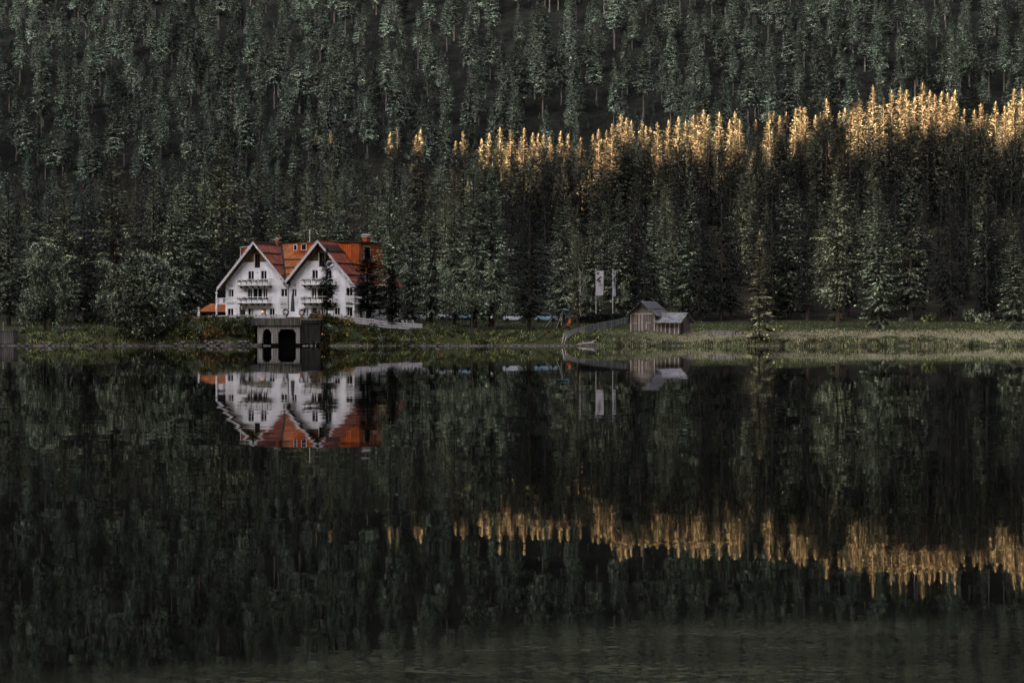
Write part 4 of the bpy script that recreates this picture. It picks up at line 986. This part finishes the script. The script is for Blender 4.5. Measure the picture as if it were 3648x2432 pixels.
for s in (-1, 1):
    ue = 2.12 + s * 2.75; ze = 4.8 - .87 * 2.75; b.slab((2.12, -.75, 4.8), (2.12, 5.5, 4.8), (ue, 5.5, ze), (ue, -.75, ze), .12)
b.build('roof', 'shingle', hut)
b = MB()
for k in range(8):
    u = 2.12 + .3 + k * .34; b.bar((u, -.78, 4.86 - .87 * (u - 2.12)), (u, 5.52, 4.87 - .87 * (u - 2.12)), .15, .09)
b.build('shingle_batten', 'driftwood', hut)
b = MB(); b.box(-.15, 4.4, -.15, 5.1, -1.2, -.155); b.build('foundation', 'concrete_dark', hut)
b = MB(); b.box(.6, 4.5, -.75, -.35, -.42, -.3)
for u in (.8, 2.5, 4.3): b.box(u - .06, u + .06, -.7, -.4, -.9, -.423)
b.build('bench', 'driftwood', hut)
an = MB(); an.box(4.253, 8.3, .3, 4.9, -.5, 1.45); an.prism([(8.3, .3, 1.451), (8.3, 4.9, 1.451), (8.3, 2.6, 2.75)], (-4.0, 0, 0)); ao = an.build('annex', 'wood_grey', hut)
rr = MB()
for v in (-.55, 5.75):
    ze = 2.98 - abs(v - 2.6) * .52; rr.slab((4.3, 2.6, 2.98), (8.9, 2.6, 2.98), (8.9, v, ze), (4.3, v, ze), .1)
rr.build('annex_roof', 'shingle_front', ao)
rr = MB()
for u in (4.5, 5.2, 5.95, 6.7, 7.5, 8.2): rr.bar((u, .24, -.45), (u, .24, 1.42), .13, .1, up=(0, 1, 0))
rr.build('post', 'driftwood', ao)
rr = MB(); rr.box(4.4, 8.5, -.1, .28, -1.3, -.55); rr.box(4.3, 8.6, -.25, .2, -.546, -.46); rr.build('plinth', 'stone', ao)
rr = MB(); rr.box(8.303, 8.36, .9, 2.0, -.5, 1.25); rr.build('door', 'wood_dark', ao)
x = X(2455, 303.5); cart = thing('stone_trough', 'pale mottled block standing at the right end of the hut annex', 'trough', (x, 303.5, ground(x, 303.5) - .1)); m = MB(); m.box(-.4, .4, -.3, .3, -.2, .8); m.box(-.46, .46, -.36, .36, .801, .9); m.build('body', 'stone', cart)

# sloping plank fence
pf = [(2010, 299.3, 1187, 1217), (2034, 301.5, 1178, 1209), (2060, 304, 1170, 1199), (2085, 307.5, 1163, 1192), (2110, 311, 1157, 1186), (2136, 316, 1151, 1178), (2162, 321, 1146, 1170), (2190, 327, 1141, 1163), (2216, 333, 1136, 1156), (2242, 339, 1131, 1151)]
P = [Vector((X(a, D), D, Z(t, D))) for a, D, t, b_ in pf]; Q = [Vector((X(a, D), D, Z(b_, D))) for a, D, t, b_ in pf]
pfo = thing('plank_fence', 'grey plank fence climbing from the water up to the wooden hut', 'fence', P[0]); o = P[0]
for i, (p, q) in enumerate(zip(P, Q)):
    m = MB(); m.bar(q - o - Vector((0, 0, .9)), p - o + Vector((0, 0, .05)), .14, .14, up=(0, 1, 0)); m.build('post', 'wood_dark', pfo)
for i in range(len(P) - 1):
    a, c, d_, e = Q[i] - o, Q[i + 1] - o, P[i + 1] - o, P[i] - o; n = Vector((.02, -.08, 0)); m = MB()
    k = 7
    for j in range(k):
        t0, t1 = (j + .04) / k, (j + .96) / k; up_ = random.uniform(-.06, .04)
        m.prism([a.lerp(c, t0), a.lerp(c, t1), e.lerp(d_, t1) + Vector((0, 0, up_)), e.lerp(d_, t0) + Vector((0, 0, up_))], n)
    m.build('panel', 'driftwood' if i < 3 else 'fence_grey', pfo)
m = MB()
for i in range(len(P) - 1): m.bar(P[i] - o + Vector((0, -.1, .03)), P[i + 1] - o + Vector((0, -.1, .03)), .12, .12)
m.build('top_rail', 'fence_grey', pfo)
m = MB(); m.bar(P[0] - o, Vector((X(1998, 298), 298.0, -.3)) - o, .14, .14); m.bar(P[0] - o + Vector((.35, 0, -.3)), Vector((X(2006, 298), 298.0, -.3)) - o, .1, .1); m.build('brace', 'driftwood', pfo)

# low picket fences by the water
def picket(label, pxa, pxb, ty, by, D, matn='fence_grey'):
    xa, xb = X(pxa, D), X(pxb, D); e = thing('picket_fence', label, 'fence', (xa, D, Z(by, D))); h = Z(ty, D) - Z(by, D); m = MB(); u = 0
    while u < xb - xa:
        m.box(u, u + .11, -.03, .0, -.3, h + random.uniform(-.08, .06)); u += .17
    m.build('pickets', matn, e); m = MB(); m.box(0, xb - xa, .003, .06, h * .7, h * .82); m.box(0, xb - xa, .003, .06, h * .15, h * .27); m.build('rail', 'wood_dark', e)
    for u in (0, xb - xa): m = MB(); m.box(u - .07, u + .07, .063, .2, -.5, h + .1); m.build('post', 'wood_dark', e)
picket('dark picket fence between the hut and the slim lone spruce', 2527, 2618, 1177, 1203, 302.6)
picket('low dark picket fence hiding behind the slim lone spruce', 2622, 2668, 1183, 1204, 303)
jx = X(0, 298.5) - 1.2; jt = thing('jetty', 'grey plank-sided jetty with a thin post at the extreme left edge', 'jetty', (jx, 298.5, 0)); jw = X(47, 298.5) - jx
m = MB(); m.box(0, jw, 0, 3, .3, Z(1179, 298.5)); m.build('body', 'boards_worn', jt); m = MB(); m.box(-.1, jw + .1, -.1, 3.1, Z(1179, 298.5) + .002, Z(1179, 298.5) + .12); m.build('deck', 'boards_worn', jt)
m = MB()
for u in (.2, jw * .5, jw - .2): m.tube((u, .3, -1.5), (u, .3, .298), .12)
m.build('pile', 'wood_dark', jt); m = MB(); uu = X(8, 298.5) - jx; m.tube((uu, .5, Z(1179, 298.5)), (uu, .5, Z(1148, 298.5)), .06); m.build('mooring_post', 'driftwood', jt)

# flags
def flag(px, D, topy, label, w=1.25, mark=True, turn=0.0, h=4.35):
    x = X(px, D); z0 = ground(x, D); H = Z(topy, D) - z0
    e = thing('flag_banner', label, 'flag', (x, D, z0), turn)
    m = MB(); m.tube((0, 0, -.1), (0, 0, H), .055, .04); m.lathe([(.02, -.05), (.07, 0), (.02, .06)], (0, 0, H + .05), 8); m.build('pole', 'white_paint', e)
    m = MB(); m.tube((0, 0, H - .22), (w + .25, 0, H - .3), .03); m.build('arm', 'white_paint', e)
    nx_, nz_ = 8, 18; m = MB(); V = []
    for side in (0, 1):
        for j in range(nz_ + 1):
            for i in range(nx_ + 1):
                a, b_ = i / nx_, j / nz_; V.append((.07 + w * a * (1 - .05 * b_), .05 * math.sin(a * 7 + b_ * 3) * (.3 + b_) + .012 * side, H - .32 - h * b_ - .06 * a * (1 - b_) + (.12 * a * b_)))
    nn = (nx_ + 1) * (nz_ + 1); fs = []
    for j in range(nz_):
        for i in range(nx_):
            q = j * (nx_ + 1) + i; fs.append((q, q + 1, q + nx_ + 2, q + nx_ + 1)); fs.append((nn + q, nn + q + nx_ + 1, nn + q + nx_ + 2, nn + q + 1))
    m.v = V; m.f = fs; m.m = [0] * len(fs); cl = m.build('cloth', 'flag_cloth', e, smooth=True)
    if mark:
        k = MB(); zz = H - .32; yv = -.075
        def st(pts, wd_):
            for (a, c), (d_, f_) in zip(pts[:-1], pts[1:]): k.bar((.07 + a * w, yv, zz - c * h), (.07 + d_ * w, yv, zz - f_ * h), .02, wd_)
        # the dark bird-like emblem, curved twig above it and the lines of small print
        st([(.08, .12), (.2, .05), (.42, .07)], .12); st([(.2, .05), (.3, .14)], .1)
        st([(.04, .40), (.3, .30), (.5, .24), (.62, .23)], .2); st([(.5, .25), (.72, .24), (.78, .28)], .15)
        st([(.28, .31), (.36, .42), (.5, .36), (.42, .30)], .08); st([(.36, .42), (.34, .48)], .07); st([(.5, .36), (.60, .42), (.66, .40)], .09); st([(.5, .38), (.52, .49), (.62, .48)], .07); st([(.34, .36), (.52, .46)], .06)
        for c in (.525, .55, .575, .6):
            u = .34 + random.uniform(0, .04)
            while u < .82:
                ln = random.uniform(.03, .08); st([(u, c), (u + ln, c)], .05); u += ln + .035
        k.build('emblem', 'ink', cl)
    return e
flag(2123, 340, 960, 'wide white banner with a dark emblem on a white pole', 1.3)
flag(2183, 340, 958, 'white banner seen almost edge-on on the pole nearest the hut', 1.25, True, R(62), 4.6)
flag(2065, 339.5, 962, 'white banner seen edge-on on the leftmost pole, half behind branches', 1.2, False, R(76), 4.8)
V = []; Fq = []; rs = np.random.default_rng(5); hx0, hx1 = X(2050, 338.5), X(2250, 338.5)
for _ in range(3500):
    q = np.array([rs.uniform(hx0, hx1), 338.3 + rs.uniform(-.5, .5), ground((hx0 + hx1) / 2, 338) + rs.uniform(-.2, 1.75)]); dd = rs.normal(size=3); dd /= np.linalg.norm(dd); kite(V, Fq, q, dd, .35, .2, rs)
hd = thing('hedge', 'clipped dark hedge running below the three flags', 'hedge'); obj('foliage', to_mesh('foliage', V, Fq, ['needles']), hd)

# playground on the lawn
x = X(1960, 322); z = ground(x, 322); pg = thing('playground_slide', 'playground slide tower with a pale chute and light-blue roof on the lawn', 'slide', (x, 322, z)); ux = lambda p: X(p, 322) - x; uz = lambda p: Z(p, 322) - z
m = MB(); m.bar((ux(1942), 0, .25), (ux(1969), .3, 1.75), .45, .06); m.build('chute', 'steel', pg)
m = MB()
for s in (-.25, .3): m.bar((ux(1940), s, .35), (ux(1968), s + .3, 1.95), .05, .2)
m.build('chute_rail', 'wood_brown', pg)
m = MB()
for a, c in ((1968, 0), (1968, 1.1), (1992, 0), (1992, 1.1)): m.bar((ux(a), c, -.1), (ux(a), c, 2.6), .12, .12, up=(0, 1, 0))
m.box(ux(1967), ux(1993), -.05, 1.2, 1.6, 1.7); m.build('tower', 'wood_dark', pg)
m = MB(); m.prism([(ux(1986), -.2, uz(1108)), (ux(2002), -.2, uz(1102)), (ux(2027), -.2, uz(1106)), (ux(2027), -.2, uz(1104)), (ux(2010), -.2, uz(1099)), (ux(1990), -.2, uz(1104))], (0, 1.5, 0)); m.build('roof', 'blue_cloth', pg)
m = MB(); m.bar((ux(1982), -.4, -.05), (ux(2004), -.2, uz(1107)), .1, .1); m.bar((ux(1998), .9, -.05), (ux(2006), .8, uz(1107)), .1, .1); m.build('leaning_pole', 'driftwood', pg)
m = MB(); m.prism([(ux(1985), 0, -.05), (ux(2002), 0, -.05), (ux(1992), 0, 1.3)], (0, .1, 0)); m.build('climbing_panel', 'wood_dark', pg)
x = X(2024, 321); sr = thing('spring_rider', 'small red and orange play rider on the lawn beside the slide', 'play rider', (x, 321, ground(x, 321)))
m = MB(); m.lathe([(.4, -.05), (.36, .12), (.12, .3), (.12, .42)], (0, 0, 0), 10); m.build('base', 'rubber', sr)
m = MB(); m.prism([(-.35, -.12, .7), (.1, -.12, .42), (.42, -.12, .75), (.3, -.12, 1.3), (-.1, -.12, 1.1)], (0, .24, 0)); m.build('body', 'red_paint', sr)
m = MB(); m.prism([(.0, -.15, 1.1), (.32, -.15, .8), (.5, -.15, 1.2), (.25, -.15, 1.65), (.02, -.15, 1.5)], (0, .3, 0)); m.build('head', 'orange_paint', sr)
x = X(1736, 315); sp_ = thing('sand_pit', 'dark low-framed sand pit on the lawn between the leafy trees', 'sand pit', (x, 315, ground(x, 315))); m = MB()
m.box(-1.0, 1.0, -.9, -.78, -.1, .28); m.box(-1.0, 1.0, .78, .9, -.1, .4); m.box(-1.0, -.88, -.777, .777, -.1, .35); m.box(.88, 1.0, -.777, .777, -.1, .35); m.build('frame', 'wood_dark', sp_); m = MB(); m.box(-.87, .87, -.77, .77, -.1, .12); m.build('sand', 'stone', sp_)

# parked cars half hidden behind the trunks
def car(px, D, body, label, rz):
    x = X(px, D); e = thing('parked_car', label, 'car', (x, D, ground(x, D)), rz, 'cars parked behind the lawn trees')
    m = MB(); pr = [(-2.05, .35), (2.05, .35), (2.1, .75), (1.9, .9), (1.15, .98), (-1.7, .98), (-2.1, .85)]
    m.prism([(a, -.85, c) for a, c in pr], (0, 1.7, 0)); m.build('body', body, e)
    m = MB(); m.prism([(-1.65, -.72, .982), (1.1, -.72, .982), (.45, -.72, 1.45), (-1.2, -.72, 1.45)], (0, 1.44, 0)); gl_ = m.build('cabin', 'glass', e)
    m = MB(); m.box(-1.25, .48, -.73, .73, 1.452, 1.5)
    for a, c in ((-1.6, -1.2), (1.08, .44)):
        for s in (-.735, .70): m.prism([(a, s, .985), (a + .1, s, .985), (c + .06, s, 1.45), (c - .04, s, 1.45)], (0, .035, 0))
    m.build('roof', body, e)
    for a in (-1.3, 1.3):
        for s in (-.88, .7): m = MB(); m.tube((a, s, .32), (a, s + .18, .32), .32, n=14); m.build('wheel', 'rubber', e)
    for s in (-.6, .6): m = MB(); m.box(2.06, 2.12, s - .18, s + .18, .62, .74); m.build('headlight', 'globe_white', e)
car(1600, 344, 'car_white', 'white parked car in the shade behind the leftmost lawn trees', .2)
car(1645, 345, 'car_blue', 'light-blue parked car in the shade behind the pale conifer pair', -.1)
car(1832, 344, 'car_white', 'white parked car in the shade left of the black-looking spruce', .1)
car(1500, 342, 'car_white', 'white parked car just right of the shaded chairs', .3)
car(1945, 343, 'car_blue', 'light-blue parked car behind the playground slide', 0)
# open shelter on the left shore
x = X(172, 314); z = ground(x, 314); sh = thing('open_shelter', 'open shelter with a thin pitched roof under trees on the left shore', 'shelter', (x, 314, z)); uz = lambda p: Z(p, 314) - z; ux = lambda p: X(p, 314) - x
m = MB(); m.slab((ux(150), -1.2, uz(1119)), (ux(208), -1.2, uz(1103)), (ux(208), 2.5, uz(1103)), (ux(150), 2.5, uz(1119)), .12); m.build('roof', 'driftwood', sh)
for p, t in ((161, 1116), (204, 1106)):
    for yv in (-1, 2.3): m = MB(); m.bar((ux(p), yv, -.3), (ux(p), yv, uz(t) - .1), .14, .14, up=(0, 1, 0)); m.build('post', 'driftwood', sh)
m = MB(); m.box(ux(165), ux(200), 2.2, 2.28, -.1, 1.1); m.build('back_wall', 'wood_dark', sh)

# ------------------------------------------------------------------ stones, shrubs, reeds, grass
def rock_mesh(seed):
    rs = np.random.default_rng(seed); bm = __import__('bmesh').new(); __import__('bmesh').ops.create_icosphere(bm, subdivisions=2, radius=1)
    k = rs.normal(size=(3, 3))
    for v in bm.verts:
        c = np.array(v.co); f = 1 + .18 * math.sin(c @ k[0] * 1.6) + .15 * math.sin(c @ k[1] * 2.6) + .06 * rs.normal(); v.co = Vector(c * f * np.array([1, .8, .55]))
    me = bpy.data.meshes.new('shore_stone'); bm.to_mesh(me); bm.free(); me.materials.append(MATS['stone']); return me
shrub_at = []
RK = [rock_mesh(i) for i in range(6)]
def stone(px, D, s, lab, gr):
    x = X(px, D); y = D - .55 * math.sin(x * .13 + .6) - .3 * math.sin(x * .41) if not -41.5 < x < -27.5 else D
    o = bpy.data.objects.new('shore_stone', random.choice(RK)); C.objects.link(o); o.location = (x, y, max(ground(x, y), -.05) + s * .15); o.rotation_euler = (random.uniform(-.3, .3), random.uniform(-.3, .3), random.uniform(0, 6)); o.scale = (s * random.uniform(.8, 1.5), s, s * random.uniform(.7, 1.1))
    tag(o, lab, 'stone', gr)
for i in range(75):
    px = random.uniform(60, 640); stone(px, random.uniform(297.9, 298.9), random.choice([.12, .16, .2, .28, .36]), 'pale stone in the row lining the left waterline', 'stones on the left waterline')
for i in range(46):
    px = random.uniform(640, 905); stone(px, random.uniform(297.9, 299.0), random.choice([.14, .2, .28, .4]), 'stone at the waterline below the shrubby bank left of the boathouse', 'stones below the shrubby bank')
for i in range(95):
    px = random.uniform(1130, 2010); stone(px, random.uniform(297.8, 298.5), random.choice([.08, .1, .14, .2]), 'flat stone in the pale line along the middle waterline', 'stones on the middle waterline')
for px in (925, 945, 958, 1082, 1095, 1110): stone(px, 298.6, .3, 'stone at the foot of the boathouse wall', 'stones at the boathouse foot')
for i in range(20):
    shrub_at.append((random.uniform(1118, 1185), random.uniform(298.7, 302)))
for px, s, lab in ((320, .6, 'largest pale boulder on the left waterline'), (1560, .4, 'largest pale boulder on the middle waterline'), (915, .6, 'boulder against the left foot of the boathouse')): stone(px, 298.3, s, lab, None)
x = X(2095, 298.4); dw = thing('driftwood_log', 'pale forked driftwood at the water right of the plank fence', 'driftwood', (x, 298.3, .35)); m = MB()
m.tube((-1.6, 0, -.1), (.2, .1, .12), .1, .14); m.tube((.2, .1, .12), (1.3, 0, .55), .13, .07); m.tube((.1, .1, .1), (1.8, -.1, .02), .09, .05); m.tube((-.6, .1, 0), (-.9, .2, .5), .06, .03); m.build('log', 'driftwood', dw)
def shrub_mesh(seed, m, n=420, ls=.34):
    rs = np.random.default_rng(seed); V = []; Fq = []
    for c in range(9):
        cc = np.array([rs.uniform(-.8, .8), rs.uniform(-.6, .6), rs.uniform(.2, .9)]); r = rs.uniform(.3, .5)
        for _ in range(n // 9):
            d = rs.normal(size=3); d /= np.linalg.norm(d); dd = d + rs.normal(size=3) * .6 + np.array([0, 0, .3]); dd /= np.linalg.norm(dd); kite(V, Fq, cc + d * r * np.array([1, 1, .9]), dd, ls * rs.uniform(.5, 1.3), ls * .5, rs)
    return to_mesh('foliage', V, Fq, [m])
SH = {'g': [shrub_mesh(i, 'shrub_leaves') for i in range(4)], 'r': [shrub_mesh(9 + i, 'shrub_rust') for i in range(2)], 'd': [shrub_mesh(20 + i, 'leaves') for i in range(3)]}
def shrub(px, D, s, kind, lab, gr):
    x = X(px, D); e = thing('shrub', lab, 'shrub', (x, D, ground(x, D) - .1), random.uniform(0, 6), gr); e.scale = (s * random.uniform(.9, 1.4), s, s * random.uniform(.8, 1.2)); obj('foliage', random.choice(SH[kind]), e)
for i in range(93):
    D = random.uniform(298.9, 303.2); px = random.uniform(640 + (303 - D) * 8, 905)
    shrub(px, D, random.uniform(.55, 1.1) * (1 if D < 300.6 else .55), 'r' if random.random() < .25 and D < 301 else random.choice('ggd'), 'shrub on the steep bank below the left gable', 'shrubs below the left gable')
for i in range(66):
    D = random.uniform(298.9, 302.0); px = random.uniform(1165, 1500)
    shrub(px, D, random.uniform(.4, .85), 'r' if random.random() < .3 and px < 1330 else random.choice('gdg'), 'shrub on the bank below the white rail fence', 'shrubs below the rail fence')
for i in range(50):
    D = random.uniform(298.8, 303.5); px = random.uniform(1490, 1990)
    shrub(px, D, random.uniform(.25, .6), 'r' if random.random() < .18 else random.choice('gdg'), 'low shrub on the bank at the foot of the lawn trees', 'shrubs at the foot of the lawn trees')
for i in range(30):
    D = random.uniform(299.2, 309); px = random.uniform(60, 620)
    shrub(px, D, random.uniform(.3, .8), random.choice('gdd'), 'shrub in the grass of the left shore', 'shrubs on the left shore')
for i in range(36):
    D = random.uniform(341, 346); px = random.uniform(60, 3600)
    if 700 < px < 1420: continue
    shrub(px, D, random.uniform(.7, 1.6), random.choice('gdd'), 'shrub in the dim undergrowth where lawn meets wood', 'shrubs at the edge of the wood')
for px, D in shrub_at: shrub(px, D, random.uniform(.7, 1.4), random.choice('gdr'), 'shrub crowding the dark side wall of the boathouse', 'shrubs at the boathouse side wall')
def blades(name, label, n, xr, yr, hr, m, wd_=.05, keep=None, sp=.25):
    rs = np.random.default_rng(len(name) * 5 + n); V = []; Fq = []; k = 0
    while k < n:
        x, y = rs.uniform(*xr), rs.uniform(*yr)
        if keep and not keep(x, y): k += 1; continue
        d = np.array([rs.normal() * sp, rs.normal() * sp, 1]); d /= np.linalg.norm(d); h = rs.uniform(*hr); kite(V, Fq, np.array([x, y, max(ground(x, y), -.3)]), d, h, wd_, rs); k += 1
    tag(obj(name, to_mesh(name, V, Fq, [m])), label, 'grass', kind='stuff')
wv_ = lambda x, y: math.sin(x * .9) + math.sin(x * .37 + 2) + .6 * math.sin(x * 2.3 + y)
blades('reeds', 'band of tan and green reeds along the right-hand shoreline', 15000, (X(2120, 298), 84), (296.9, 299.4), (.35, .8), 'reed', .1, lambda x, y: wv_(x, y) > -1.0 and random.random() < sstep(10, 22, x) + .25)
blades('meadow_grass', 'pale dry grass of the meadow behind the reeds', 12000, (12, 86), (299.2, 314), (.12, .32), 'reed', .09)
blades('bank_grass', 'tall tussocky grass and herbs on the shore bank', 11000, (-84, 14), (298.4, 304), (.25, .7), 'shrub_leaves', .12, lambda x, y: not (-41 < x < -28.5) and wv_(x, y) > -.7)
blades('lawn_grass', 'rough green grass over lawn and bank', 16000, (-84, 86), (298.9, 341), (.12, .38), 'grass_blade', .1, lambda x, y: not (-54 < x < -25 and y > 304))
# ------------------------------------------------------------------ camera and view
cd = bpy.data.cameras.new('camera'); cam = bpy.data.objects.new('camera', cd); C.objects.link(cam); S.camera = cam
cam.location = (0, 0, CAMZ); cam.rotation_euler = (R(90), 0, 0); cd.sensor_width = 36; cd.lens = F / 3648 * 36
cd.shift_y = (HY - 1216) / 3648; cd.clip_end = 6000; cd.clip_start = .5
S.view_settings.view_transform = 'Standard'; S.view_settings.look = 'None'; S.view_settings.exposure = 4.6; S.view_settings.gamma = 1
S.render.engine = 'CYCLES'; S.cycles.max_bounces = 5; S.cycles.diffuse_bounces = 2; S.cycles.glossy_bounces = 3; S.cycles.transmission_bounces = 2; S.cycles.transparent_max_bounces = 4
